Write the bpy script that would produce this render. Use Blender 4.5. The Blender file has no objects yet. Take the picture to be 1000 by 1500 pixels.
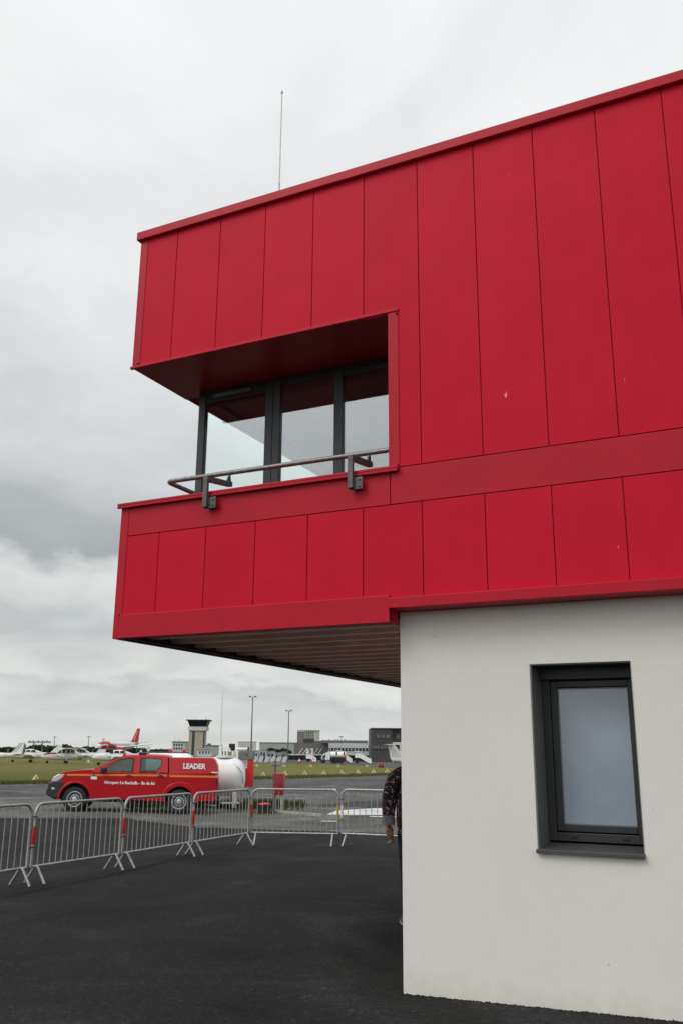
import bpy, bmesh, math, random
from math import sin, cos, pi, radians, atan2, hypot
from mathutils import Vector, Matrix, noise
random.seed(7)
S = bpy.context.scene
COL = S.collection

# ------------------------------------------------------------------ camera
H = 1.78
FPX, PITCH, ROLL, YAW = 1313.56, .2613, .0081, .4587
_fw = Vector((-sin(YAW), cos(YAW), 0)); _rt = Vector((cos(YAW), sin(YAW), 0)); _up = Vector((0, 0, 1))
FWD = _fw * cos(PITCH) + _up * sin(PITCH); U0 = _up * cos(PITCH) - _fw * sin(PITCH)
RGT = _rt * cos(ROLL) + U0 * sin(ROLL); UPV = U0 * cos(ROLL) - _rt * sin(ROLL)
EYE = Vector((0, 0, H))
cam = bpy.data.cameras.new('camera'); cam_ob = bpy.data.objects.new('camera', cam); COL.objects.link(cam_ob)
cam.sensor_fit = 'VERTICAL'; cam.sensor_height = 36; cam.lens = FPX / 1500 * 36
cam.clip_start = .05; cam.clip_end = 8000
cam_ob.matrix_world = Matrix(((RGT.x, UPV.x, -FWD.x, 0), (RGT.y, UPV.y, -FWD.y, 0), (RGT.z, UPV.z, -FWD.z, H), (0, 0, 0, 1)))
S.camera = cam_ob
S.view_settings.view_transform = 'Standard'; S.view_settings.look = 'None'
S.view_settings.exposure = 0.10; S.view_settings.gamma = 1
# ------------------------------------------------------------------ sky and sun
SUN_EL, SUN_AZ = radians(48), Vector((-.55, -.83, 0)).normalized()
w = bpy.data.worlds.new('World'); S.world = w; w.use_nodes = True
N = w.node_tree.nodes; Lk = w.node_tree.links; N.clear()
def nd(t, **k):
    n = N.new(t)
    for a, b in k.items():
        if a.startswith('i_'): n.inputs[a[2:].replace('_', ' ')].default_value = b
        else: setattr(n, a, b)
    return n
def mth(op, a, b=None, c=None):
    n = N.new('ShaderNodeMath'); n.operation = op
    for i, v in enumerate((a, b, c)):
        if v is None: continue
        if isinstance(v, (int, float)): n.inputs[i].default_value = v
        else: Lk.new(v, n.inputs[i])
    return n.outputs[0]
tc = nd('ShaderNodeTexCoord'); sep = nd('ShaderNodeSeparateXYZ'); Lk.new(tc.outputs['Generated'], sep.inputs[0])
zc_ = mth('MAXIMUM', sep.outputs[2], 0.0)
den = mth('ADD', zc_, .24)
comb = nd('ShaderNodeCombineXYZ'); Lk.new(mth('DIVIDE', sep.outputs[0], den), comb.inputs[0]); Lk.new(mth('DIVIDE', sep.outputs[1], den), comb.inputs[1])
def nz(vec, scale, detail, rough, dist=0.0, off=(0, 0, 0)):
    m = nd('ShaderNodeMapping'); m.inputs['Location'].default_value = off
    Lk.new(vec, m.inputs['Vector'])
    n = nd('ShaderNodeTexNoise'); n.inputs['Scale'].default_value = scale; n.inputs['Detail'].default_value = detail
    n.inputs['Roughness'].default_value = rough; n.inputs['Distortion'].default_value = dist
    Lk.new(m.outputs[0], n.inputs['Vector']); return n.outputs['Fac']
flat = comb.outputs[0]
n_big = nz(flat, .75, 5, .55, .3, (3.1, 1.7, 0))
n_mid = nz(flat, 2.6, 7, .58, .7, (.4, 8.2, 0))
# billowing banks: elevation shifted by a noise in direction space
st = nd('ShaderNodeMapping'); st.inputs['Scale'].default_value = (1, 1, 2.2); Lk.new(tc.outputs['Generated'], st.inputs['Vector'])
n_dir = nz(st.outputs[0], 5.5, 8, .55, .2, (1.3, .2, .55))
n_dir2 = nz(st.outputs[0], 2.0, 3, .5, 0, (5.3, 2.2, .55))
n_fine = nz(st.outputs[0], 19, 6, .6, .3, (2.3, 4.2, .5))
el = mth('ADD', mth('ADD', zc_, mth('MULTIPLY', mth('SUBTRACT', n_fine, .5), .035)), mth('ADD', mth('MULTIPLY', mth('SUBTRACT', n_dir, .5), .115), mth('MULTIPLY', mth('SUBTRACT', n_dir2, .5), .14)))
ramp = nd('ShaderNodeValToRGB'); Lk.new(el, ramp.inputs[0])
cr = ramp.color_ramp
stops = [(0.0, (.66, .675, .66)), (.03, (.64, .66, .65)), (.055, (.56, .585, .585)), (.062, (.69, .70, .68)), (.10, (.60, .62, .615)), (.135, (.52, .545, .55)), (.15, (.62, .64, .635)), (.185, (.70, .72, .71)),
         (.200, (.60, .62, .615)), (.214, (.39, .412, .422)), (.25, (.42, .44, .45)), (.31, (.56, .58, .59)), (.39, (.69, .705, .71)), (.47, (.775, .787, .79)), (.60, (.815, .825, .828)), (1.0, (.86, .87, .872))]
while len(cr.elements) < len(stops): cr.elements.new(.5)
for e, (p, c) in zip(cr.elements, stops): e.position = p; e.color = (*c, 1)
gain = mth('ADD', .63, mth('ADD', mth('MULTIPLY', n_big, .30), mth('MULTIPLY', n_mid, .46)))
front = nd('ShaderNodeMapRange'); front.inputs['From Min'].default_value = .1; front.inputs['From Max'].default_value = -.8; front.inputs['To Min'].default_value = 1.0; front.inputs['To Max'].default_value = 1.55
Lk.new(sep.outputs[1], front.inputs['Value']); gain = mth('MULTIPLY', gain, front.outputs[0])
mul = nd('ShaderNodeVectorMath', operation='SCALE'); Lk.new(ramp.outputs[0], mul.inputs[0]); Lk.new(gain, mul.inputs['Scale'])
bg_cloud = nd('ShaderNodeBackground'); Lk.new(mul.outputs[0], bg_cloud.inputs[0]); bg_cloud.inputs[1].default_value = 1.0
sky = nd('ShaderNodeTexSky'); sky.sky_type = 'NISHITA'; sky.sun_disc = False; sky.sun_elevation = SUN_EL
sky.sun_rotation = atan2(SUN_AZ.x, SUN_AZ.y); sky.dust_density = 4
bg_sky = nd('ShaderNodeBackground'); Lk.new(sky.outputs[0], bg_sky.inputs[0]); bg_sky.inputs[1].default_value = .1
mixs = nd('ShaderNodeMixShader'); mixs.inputs[0].default_value = .94
Lk.new(bg_sky.outputs[0], mixs.inputs[1]); Lk.new(bg_cloud.outputs[0], mixs.inputs[2])
wo = nd('ShaderNodeOutputWorld'); Lk.new(mixs.outputs[0], wo.inputs[0])
sl = bpy.data.lights.new('sun', 'SUN'); sl.energy = .9; sl.angle = radians(25); sl.color = (1, .96, .9)
sun = bpy.data.objects.new('sun', sl); COL.objects.link(sun)
sun.rotation_euler = (-(SUN_AZ * cos(SUN_EL) + _up * sin(SUN_EL))).to_track_quat('-Z', 'Y').to_euler()

# ------------------------------------------------------------------ helpers
XW = -2.888
GZ = [(XW, 0), (-10, -.046), (-17.5, -.19), (-21, -.10), (-30, -.117)]    # with a shallow gully where the pickup stands
def gz(x):                                   # the apron falls gently away from the building
    if x > XW: return .0268 * min(x - XW, 5)
    for (xa, za), (xb, zb) in zip(GZ, GZ[1:]):
        if x >= xb: return za + (zb - za) * (x - xa) / (xb - xa)
    return GZ[-1][1]
def ray(u, v): return FWD + RGT * ((u - 500) / FPX) + UPV * ((750 - v) / FPX)
def G(u, v):                                 # where a sight line meets the ground
    z = 0
    for _ in range(20):
        d = ray(u, v); p = EYE + d * ((z - H) / d.z); z = gz(p.x)
    return p
def P(u, v, zc): return EYE + ray(u, v) * zc  # a point at a given distance from the photographer
GFAR = -.117

_m = {}
def mat(name, col, rough=.5, metal=0.0, var=.08, scale=6.0, bump=0.0, bscale=60.0, spec=.5, coat=0.0, col2=None, detail=4):
    if name in _m: return _m[name]
    m = bpy.data.materials.new(name); m.use_nodes = True; nt = m.node_tree; b = nt.nodes['Principled BSDF']
    b.inputs['Roughness'].default_value = rough; b.inputs['Metallic'].default_value = metal
    b.inputs['Specular IOR Level'].default_value = spec; b.inputs['Coat Weight'].default_value = coat
    t = nt.nodes.new('ShaderNodeTexCoord')
    n = nt.nodes.new('ShaderNodeTexNoise'); n.inputs['Scale'].default_value = scale; n.inputs['Detail'].default_value = detail
    nt.links.new(t.outputs['Object'], n.inputs['Vector'])
    r = nt.nodes.new('ShaderNodeValToRGB'); nt.links.new(n.outputs['Fac'], r.inputs[0])
    c2 = col2 or tuple(min(1, c * (1 + var)) for c in col); c1 = col if col2 else tuple(c * (1 - var) for c in col)
    r.color_ramp.elements[0].color = (*c1, 1); r.color_ramp.elements[1].color = (*c2, 1)
    r.color_ramp.elements[0].position = .3; r.color_ramp.elements[1].position = .7
    nt.links.new(r.outputs[0], b.inputs['Base Color'])
    if bump:
        n2 = nt.nodes.new('ShaderNodeTexNoise'); n2.inputs['Scale'].default_value = bscale; n2.inputs['Detail'].default_value = 3
        nt.links.new(t.outputs['Object'], n2.inputs['Vector'])
        bp = nt.nodes.new('ShaderNodeBump'); bp.inputs['Strength'].default_value = bump; bp.inputs['Distance'].default_value = .01
        nt.links.new(n2.outputs['Fac'], bp.inputs['Height']); nt.links.new(bp.outputs[0], b.inputs['Normal'])
    _m[name] = m; return m
def glassmat(name, refl, tint, rough=.0, ior=1.5):
    if name in _m: return _m[name]
    m = bpy.data.materials.new(name); m.use_nodes = True; nt = m.node_tree; nt.nodes.clear()
    tr = nt.nodes.new('ShaderNodeBsdfTransparent'); tr.inputs[0].default_value = (*tint, 1)
    gl = nt.nodes.new('ShaderNodeBsdfGlossy'); gl.inputs['Roughness'].default_value = rough; gl.inputs[0].default_value = (.95, .97, 1, 1)
    lw = nt.nodes.new('ShaderNodeLayerWeight'); lw.inputs[0].default_value = .5
    pw = nt.nodes.new('ShaderNodeMath'); pw.operation = 'POWER'; pw.inputs[1].default_value = 3.5; nt.links.new(lw.outputs['Facing'], pw.inputs[0])
    mx = nt.nodes.new('ShaderNodeMath'); mx.operation = 'MULTIPLY_ADD'; mx.inputs[1].default_value = ior - 1; mx.inputs[2].default_value = refl
    nt.links.new(pw.outputs[0], mx.inputs[0])
    # faint waviness of the pane
    t = nt.nodes.new('ShaderNodeTexCoord'); n = nt.nodes.new('ShaderNodeTexNoise'); n.inputs['Scale'].default_value = 1.3
    nt.links.new(t.outputs['Object'], n.inputs['Vector'])
    bp = nt.nodes.new('ShaderNodeBump'); bp.inputs['Strength'].default_value = .05; bp.inputs['Distance'].default_value = .02
    nt.links.new(n.outputs['Fac'], bp.inputs['Height']); nt.links.new(bp.outputs[0], gl.inputs['Normal'])
    ms = nt.nodes.new('ShaderNodeMixShader'); o = nt.nodes.new('ShaderNodeOutputMaterial')
    nt.links.new(mx.outputs[0], ms.inputs[0]); nt.links.new(tr.outputs[0], ms.inputs[1]); nt.links.new(gl.outputs[0], ms.inputs[2]); nt.links.new(ms.outputs[0], o.inputs[0])
    _m[name] = m; return m

class MB:
    """collects shapes; build() links them as one mesh object"""
    def __init__(s): s.bm = bmesh.new()
    def face(s, pts):
        vs = [s.bm.verts.new(p) for p in pts]
        try: return s.bm.faces.new(vs)
        except ValueError: return None
    def box(s, x0, x1, y0, y1, z0, z1, bev=0.0):
        return s.hexa([(x0, y0, z0), (x1, y0, z0), (x1, y1, z0), (x0, y1, z0), (x0, y0, z1), (x1, y0, z1), (x1, y1, z1), (x0, y1, z1)], bev)
    def hexa(s, p, bev=0.0):
        v = [s.bm.verts.new(q) for q in p]; fs = []
        for f in ((0, 3, 2, 1), (4, 5, 6, 7), (0, 1, 5, 4), (1, 2, 6, 5), (2, 3, 7, 6), (3, 0, 4, 7)): fs.append(s.bm.faces.new([v[i] for i in f]))
        if bev:
            es = list({e for f in fs for e in f.edges})
            bmesh.ops.bevel(s.bm, geom=es, offset=bev, segments=2, affect='EDGES', profile=.6)
        return s
    def prism(s, poly, axis, a, b, f=None):
        """poly (2-D) swept along axis from a to b; f(p2d, t) may move the far/near outlines"""
        def pt(q, t):
            if axis == 'y': return (q[0], t, q[1])
            if axis == 'x': return (t, q[0], q[1])
            return (q[0], q[1], t)
        A = [s.bm.verts.new(pt(q, a)) for q in poly]; B = [s.bm.verts.new(pt(q, b)) for q in poly]
        n = len(poly); s.bm.faces.new(A); s.bm.faces.new(B[::-1])
        for i in range(n): s.bm.faces.new((A[i], B[i], B[(i + 1) % n], A[(i + 1) % n]))
        return s
    def loft(s, rings, cap=True):
        R = [[s.bm.verts.new(p) for p in r] for r in rings]; n = len(R[0])
        for a, b in zip(R, R[1:]):
            for i in range(n): s.bm.faces.new((a[i], b[i], b[(i + 1) % n], a[(i + 1) % n]))
        if cap: s.bm.faces.new(R[0]); s.bm.faces.new(R[-1][::-1])
        return s
    def tube(s, pts, r, seg=8, closed=False):
        pts = [Vector(p) for p in pts]; rings = []; n = len(pts); up = None
        rr = r if isinstance(r, (list, tuple)) else [r] * n
        for i, p in enumerate(pts):
            if closed: d = pts[(i + 1) % n] - pts[i - 1]
            else: d = pts[min(i + 1, n - 1)] - pts[max(i - 1, 0)]
            d.normalize()
            if up is None: up = Vector((0, 0, 1)) if abs(d.z) < .9 else Vector((1, 0, 0))
            x = d.cross(up).normalized(); up = x.cross(d).normalized()
            rings.append([p + (x * cos(2 * pi * k / seg) + up * sin(2 * pi * k / seg)) * rr[i] for k in range(seg)])
        if closed: rings.append(rings[0])
        return s.loft(rings, not closed)
    def lathe(s, prof, axis='z', c=(0, 0, 0), seg=20, cap=True):
        """prof: (radius, height) list round an axis through c"""
        rings = []
        for r, h in prof:
            q = []
            for k in range(seg):
                a = 2 * pi * k / seg; x, y = r * cos(a), r * sin(a)
                q.append((c[0] + x, c[1] + y, c[2] + h) if axis == 'z' else (c[0] + x, c[1] + h, c[2] + y) if axis == 'y' else (c[0] + h, c[1] + x, c[2] + y))
            rings.append(q)
        return s.loft(rings, cap)
    def build(s, name, m, parent=None, bev=0.0, ang=35, smooth=True, seg=2):
        bmesh.ops.recalc_face_normals(s.bm, faces=s.bm.faces[:])
        me = bpy.data.meshes.new(name); s.bm.to_mesh(me); s.bm.free()
        me.materials.append(m)
        if smooth:
            me.polygons.foreach_set('use_smooth', [True] * len(me.polygons)); me.set_sharp_from_angle(angle=radians(ang))
        o = bpy.data.objects.new(name, me); COL.objects.link(o)
        if parent: o.parent = parent
        if bev:
            b = o.modifiers.new('bevel', 'BEVEL'); b.width = bev; b.segments = seg; b.limit_method = 'ANGLE'; b.angle_limit = radians(30); b.harden_normals = False
        return o
def tag(o, label=None, cat=None, group=None, kind=None):
    if label: o['label'] = label
    if cat: o['category'] = cat
    if group: o['group'] = group
    if kind: o['kind'] = kind
    return o
def thing(name, label, cat, loc=(0, 0, 0), rz=0.0, group=None):
    o = bpy.data.objects.new(name, None); COL.objects.link(o); o.empty_display_size = .2
    o.location = loc; o.rotation_euler = (0, 0, rz); return tag(o, label, cat, group)
def dup(root, loc, rz, label, group=None):
    r = root.copy(); COL.objects.link(r); r.location = loc; r.rotation_euler = (0, 0, rz); r['label'] = label
    if group: r['group'] = group
    for ch in list(root.children):
        c = ch.copy(); COL.objects.link(c); c.parent = r
        for g in list(ch.children):
            d = g.copy(); COL.objects.link(d); d.parent = c
    return r
def text(s, size, m, parent, name, M, bold=0.0, sx=1.0, depth=.002):
    cu = bpy.data.curves.new(name, 'FONT'); cu.body = s; cu.size = size; cu.extrude = depth; cu.offset = bold; cu.align_x = 'LEFT'; cu.resolution_u = 3
    t = bpy.data.objects.new(name, cu); COL.objects.link(t)
    dg = bpy.context.evaluated_depsgraph_get(); me = bpy.data.meshes.new_from_object(t.evaluated_get(dg)); me.name = name
    COL.objects.unlink(t); bpy.data.objects.remove(t)
    me.transform(M @ Matrix.Diagonal((sx, 1, 1, 1))); me.materials.append(m)
    o = bpy.data.objects.new(name, me); COL.objects.link(o); o.parent = parent; return o
SIDE = Matrix(((1, 0, 0, 0), (0, 0, -1, 0), (0, 1, 0, 0), (0, 0, 0, 1)))     # text plane xy -> xz, facing -y
def textwidth(s, size):
    return None
def bevel_poly(): pass

# ------------------------------------------------------------------ materials
RED = mat('red_panel', (.56, .0085, .030), .5, 0, .05, 2.2, .06, 140, .10)
RED_TRIM = mat('red_trim', (.46, .0075, .024), .45, 0, .05, 3, .05, 90, .2)
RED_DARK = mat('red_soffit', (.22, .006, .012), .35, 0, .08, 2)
GAP = mat('joint_dark_red', (.26, .006, .016), .8)
BROWN = mat('soffit_brown_metal', (.86, .50, .42), .38, .0, .15, 3)
ANTHRA = mat('anthracite_frame', (.022, .025, .026), .45, 0, .08, 8)
ANTHRA_L = mat('anthracite_sheet', (.13, .132, .122), .5, 0, .06, 5)
BLACK = mat('black_rubber', (.012, .012, .012), .7)
DARK = mat('dark_plastic', (.022, .026, .030), .5)
GALV = mat('galvanised_steel', (.44, .445, .435), .5, .45, .22, 22, .1, 120)
STEEL = mat('stainless_tube', (.20, .195, .195), .42, .7, .25, 25, .15, 80)
IRON = mat('dark_bracket_steel', (.11, .105, .105), .5, .5, .2, 12)
WHITE = mat('white_paint', (.83, .84, .83), .35, 0, .05, 4)
WHITE_D = mat('white_dirty', (.62, .63, .62), .5, 0, .12, 3)
INT = mat('interior_grey', (.17, .16, .17), .8)
REFL = glassmat('loggia_glass', .26, (.97, 1, .985), 0, 1.45)
REFL2 = glassmat('loggia_side_glass', .03, (.96, 1, .975), 0, 1.25)
PANE = mat('frosted_window', (.285, .345, .415), .16, 0, .10, 2.2, 0, 60, 1.0)
# each tray of the cladding comes out of the paint shop a touch different, and dust has run down it
def traymat(m):
    nt = m.node_tree; bs = nt.nodes['Principled BSDF']; src = bs.inputs['Base Color'].links[0].from_socket
    t = nt.nodes.new('ShaderNodeTexCoord').outputs['Object']; sp = nt.nodes.new('ShaderNodeSeparateXYZ'); nt.links.new(t, sp.inputs[0])
    a = nt.nodes.new('ShaderNodeMath'); a.operation = 'MULTIPLY_ADD'; nt.links.new(sp.outputs[0], a.inputs[0]); a.inputs[1].default_value = 1 / .5416; a.inputs[2].default_value = 5.3085 / .5416
    f = nt.nodes.new('ShaderNodeMath'); f.operation = 'FLOOR'; nt.links.new(a.outputs[0], f.inputs[0])
    wn = nt.nodes.new('ShaderNodeTexWhiteNoise'); wn.noise_dimensions = '1D'; nt.links.new(f.outputs[0], wn.inputs['W'])
    c = _mix(nt, 1.0, src, _ramp(nt, wn.outputs['Value'], [(0, (.965, .965, .965)), (1, (1.025, 1.025, 1.025))]), 'MULTIPLY')
    mp = nt.nodes.new('ShaderNodeMapping'); mp.inputs['Scale'].default_value = (14, 1, .5); nt.links.new(t, mp.inputs['Vector'])
    st = _noise(nt, mp.outputs[0], 1.0, 5, .65)
    c = _mix(nt, 1.0, c, _ramp(nt, st, [(.3, (.98, .98, .98)), (.6, (1.01, 1.0, 1.0)), (.8, (1.03, 1.3, 1.15))]), 'MULTIPLY')
    nt.links.new(c, bs.inputs['Base Color'])
    wv = _noise(nt, t, 1.6, 2); bp = nt.nodes.new('ShaderNodeBump'); bp.inputs['Strength'].default_value = .25; bp.inputs['Distance'].default_value = .03
    nt.links.new(wv, bp.inputs['Height']); old = bs.inputs['Normal'].links[0].from_node; nt.links.new(bp.outputs[0], old.inputs['Normal'])
# ------------------------------------------------------------------ ground
def ramp_mat(name, build):
    m = bpy.data.materials.new(name); m.use_nodes = True; nt = m.node_tree; build(nt, nt.nodes['Principled BSDF']); return m
def _noise(nt, vec, scale, detail=4, rough=.55, dist=0):
    n = nt.nodes.new('ShaderNodeTexNoise'); n.inputs['Scale'].default_value = scale; n.inputs['Detail'].default_value = detail
    n.inputs['Roughness'].default_value = rough; n.inputs['Distortion'].default_value = dist; nt.links.new(vec, n.inputs['Vector']); return n.outputs['Fac']
def _ramp(nt, fac, stops):
    r = nt.nodes.new('ShaderNodeValToRGB'); nt.links.new(fac, r.inputs[0])
    while len(r.color_ramp.elements) < len(stops): r.color_ramp.elements.new(.5)
    for e, (p, c) in zip(r.color_ramp.elements, stops): e.position = p; e.color = (*c, 1) if len(c) == 3 else c
    return r.outputs[0]
def _mix(nt, fac, a, b, mode='MIX'):
    n = nt.nodes.new('ShaderNodeMix'); n.data_type = 'RGBA'; n.blend_type = mode
    for sock, v in ((n.inputs[0], fac), (n.inputs[6], a), (n.inputs[7], b)):
        if isinstance(v, (int, float)): sock.default_value = v
        elif isinstance(v, tuple): sock.default_value = (*v, 1)
        else: nt.links.new(v, sock)
    return n.outputs[2]
def asphalt(name, lo, hi, wet=.0, rough=.8, stain=(.75, 1.2)):
    def b(nt, bs):
        t = nt.nodes.new('ShaderNodeTexCoord').outputs['Object']
        big = _noise(nt, t, .35, 6, .6, .6); mid = _noise(nt, t, 2.2, 5, .6)
        v = nt.nodes.new('ShaderNodeTexVoronoi'); v.inputs['Scale'].default_value = 95; nt.links.new(t, v.inputs['Vector'])
        c = _ramp(nt, big, [(.3, lo), (.7, hi)])
        c = _mix(nt, .5, c, _ramp(nt, mid, [(.25, (stain[0],) * 3), (.75, (stain[1],) * 3)]), 'MULTIPLY')
        g = _ramp(nt, v.outputs['Color'], [(0, (.45, .45, .45)), (.75, (1.0, 1.0, 1.0)), (.95, (2.0, 2.0, 1.9))])
        c = _mix(nt, .75, c, g, 'MULTIPLY')
        v2 = nt.nodes.new('ShaderNodeTexVoronoi'); v2.inputs['Scale'].default_value = 38; nt.links.new(t, v2.inputs['Vector'])
        c = _mix(nt, .8, c, _ramp(nt, v2.outputs['Color'], [(0, (.62, .62, .62)), (.8, (1.1, 1.1, 1.1)), (.93, (1.9, 1.9, 1.85)), (1, (2.6, 2.6, 2.5))]), 'MULTIPLY')
        patch = _noise(nt, t, .42, 4, .55, 1.6)
        c = _mix(nt, .85, c, _ramp(nt, patch, [(.33, (.55, .55, .55)), (.44, (.92, .92, .91)), (.55, (1.10, 1.11, 1.13)), (.66, (1.65, 1.70, 1.80))]), 'MULTIPLY')
        nt.links.new(c, bs.inputs['Base Color'])
        rr = _ramp(nt, mid, [(.3, (rough - wet,) * 3), (.7, (rough,) * 3)]); nt.links.new(rr, bs.inputs['Roughness'])
        bp = nt.nodes.new('ShaderNodeBump'); bp.inputs['Strength'].default_value = .55; bp.inputs['Distance'].default_value = .006
        nt.links.new(v.outputs['Distance'], bp.inputs['Height']); nt.links.new(bp.outputs[0], bs.inputs['Normal'])
        bs.inputs['Specular IOR Level'].default_value = .10
    return ramp_mat(name, b)
def grassmat(nt, bs):
    t = nt.nodes.new('ShaderNodeTexCoord').outputs['Object']
    big = _noise(nt, t, .03, 4); st = nt.nodes.new('ShaderNodeMapping'); st.inputs['Rotation'].default_value = (0, 0, .46); st.inputs['Scale'].default_value = (.06, .5, 1); nt.links.new(t, st.inputs['Vector'])
    mid = _noise(nt, st.outputs[0], 1.2, 6, .65); fine = _noise(nt, t, 9, 3)
    sp = nt.nodes.new('ShaderNodeSeparateXYZ'); nt.links.new(t, sp.inputs[0])
    dry = nt.nodes.new('ShaderNodeMapRange'); dry.inputs['From Min'].default_value = 40; dry.inputs['From Max'].default_value = 75; nt.links.new(sp.outputs[1], dry.inputs['Value'])
    c = _mix(nt, dry.outputs[0], _ramp(nt, mid, [(.3, (.062, .082, .022)), (.7, (.105, .112, .036))]), _ramp(nt, mid, [(.3, (.115, .115, .034)), (.7, (.195, .175, .062))]))
    c = _mix(nt, .5, c, _ramp(nt, big, [(.3, (.75, .8, .7)), (.7, (1.2, 1.15, 1.2))]), 'MULTIPLY')
    c = _mix(nt, .7, c, _ramp(nt, fine, [(.3, (.6, .6, .55)), (.7, (1.3, 1.3, 1.2))]), 'MULTIPLY')
    nt.links.new(c, bs.inputs['Base Color']); bs.inputs['Roughness'].default_value = .95; bs.inputs['Specular IOR Level'].default_value = .1
    bp = nt.nodes.new('ShaderNodeBump'); bp.inputs['Strength'].default_value = .8; bp.inputs['Distance'].default_value = .1
    nt.links.new(fine, bp.inputs['Height']); nt.links.new(bp.outputs[0], bs.inputs['Normal'])
GRASS = ramp_mat('field_grass', grassmat)
traymat(RED)
OLD = asphalt('old_asphalt', (.105, .105, .098), (.150, .150, .138))
ROAD = asphalt('taxiway_asphalt', (.085, .088, .086), (.115, .118, .113))
NEW = asphalt('new_asphalt', (.0165, .0167, .0167), (.029, .0292, .0287), .1, .92, (.55, 1.4))
def sheet(name, poly, m, dz, kind='structure'):
    """ground-following sheet cut from a polygon of (x, y)"""
    bm = bmesh.new(); f = bm.faces.new([bm.verts.new((x, y, 0)) for x, y in poly])
    xs = [p[0] for p in poly]
    for cx in (XW + 5, XW, -10, -17.5, -21, -30):
        if min(xs) < cx < max(xs): bmesh.ops.bisect_plane(bm, geom=bm.verts[:] + bm.edges[:] + bm.faces[:], plane_co=(cx, 0, 0), plane_no=(1, 0, 0))
    bmesh.ops.recalc_face_normals(bm, faces=bm.faces[:])
    for v in bm.verts: v.co.z = gz(v.co.x) + dz - .028
    if sum(f.normal.z for f in bm.faces) < 0: bmesh.ops.reverse_faces(bm, faces=bm.faces[:])
    me = bpy.data.meshes.new(name); bm.to_mesh(me); bm.free(); me.materials.append(m)
    o = bpy.data.objects.new(name, me); COL.objects.link(o); o['kind'] = kind; return o
def g2(u, v): p = G(u, v); return (p.x, p.y)
sheet('ground', [(-4000, -600), (1500, -600), (1500, 5000), (-4000, 5000)], GRASS, 0)
a0, a1, a2 = g2(-260, 1158), g2(0, 1149), g2(400, 1141)
a3 = g2(560, 1136); a4 = g2(680, 1129)
sheet('taxiway', [(-90, -60), (40, -60), (40, 160), a4, a3, a2, a1, a0, (-130, 60)], ROAD, .012)
b0_, b1_, b2_, b3_ = g2(-200, 1170), g2(60, 1166), g2(450, 1163), g2(700, 1158)
sheet('apron', [(-85, -55), (30, -55), (30, 100), b3_, b2_, b1_, b0_], OLD, .020)
d0, d1, d2, d3 = g2(-150, 1200), g2(190, 1199), g2(290, 1212), g2(590, 1222)
sheet('new_pavement', [(-60, -50), (25, -50), (25, 23), (3, 22.5), d3, d2, d1, d0], NEW, .028)
# terminal apron behind the field
q0, q1, q2, q3 = P(60, 1108.5, 240), P(372, 1114.5, 150), P(560, 1118, 135), P(800, 1118, 135)
sheet('terminal_apron', [(P(60, 1108, 235).x, P(60, 1108, 235).y)] and [tuple(P(330, 1100, 150).xy), tuple(P(470, 1100, 146).xy), tuple(P(556, 1100, 122).xy), tuple(P(640, 1100, 95).xy), tuple(P(900, 1100, 140).xy), tuple(P(900, 1100, 420).xy), tuple(P(100, 1100, 480).xy), tuple(P(120, 1100, 330).xy)], ROAD, .014)
# markings
MARK = mat('road_marking', (.55, .56, .55), .7, 0, .25, 1.5)
def strip(name, pts, m, dz):
    return sheet(name, pts, m, dz)
strip('road_marking', [g2(418, 1157.2), g2(492, 1157.6), g2(492, 1155.6), g2(418, 1155.4)], MARK, .034)
strip('road_marking', [g2(478, 1193.5), g2(492, 1187.5), g2(545, 1184), g2(640, 1183.5), g2(640, 1193), g2(520, 1194.5)], MARK, .034)
strip('road_marking', [g2(470, 1202.5), g2(494, 1202.8), g2(493, 1204), g2(469, 1203.6)], MARK, .034)
strip('road_marking', [g2(540, 1195.8), g2(640, 1196.2), g2(640, 1198), g2(542, 1197.2)], MARK, .036)
strip('tarmac_patch', [g2(466, 1180), g2(520, 1173), g2(640, 1167), g2(640, 1183.2), g2(545, 1183.2), g2(520, 1181.5)], asphalt('patch_asphalt', (.05, .05, .05), (.065, .065, .063)), .030)
DARK_STRIP = asphalt('dark_strip', (.006, .006, .006), (.010, .010, .010))  # narrow uneven strip, darker than the new asphalt, along the barriers
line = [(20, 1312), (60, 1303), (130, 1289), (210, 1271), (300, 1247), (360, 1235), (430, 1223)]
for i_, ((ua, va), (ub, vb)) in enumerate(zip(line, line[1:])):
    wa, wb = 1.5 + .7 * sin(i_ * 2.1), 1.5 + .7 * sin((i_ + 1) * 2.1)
    sheet('dark_strip', [g2(ua, va + wa), g2(ub, vb + wb), g2(ub, vb - wb * .7), g2(ua, va - wa * .7)], DARK_STRIP, .0295)
KERB = mat('kerb_concrete', (.33, .33, .31), .85, 0, .2, 3, .3, 40)
k = MB()
for (ua, va), (ub, vb) in (((398, 1190), (420, 1192)), ((421, 1192.1), (444, 1194)), ((445, 1194.1), (470, 1196))):
    A, B = G(ua, va), G(ub, vb); n = Vector((-(B - A).y, (B - A).x, 0)).normalized() * .12
    z0 = gz(A.x) - .010; k.hexa([(*A.xy, z0), (*B.xy, z0), (*(B + n).xy, z0), (*(A + n).xy, z0), (*A.xy, z0 + .09), (*B.xy, z0 + .09), (*(B + n).xy, z0 + .09), (*(A + n).xy, z0 + .09)])
tag(k.build('kerb', KERB), kind='structure')

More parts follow.
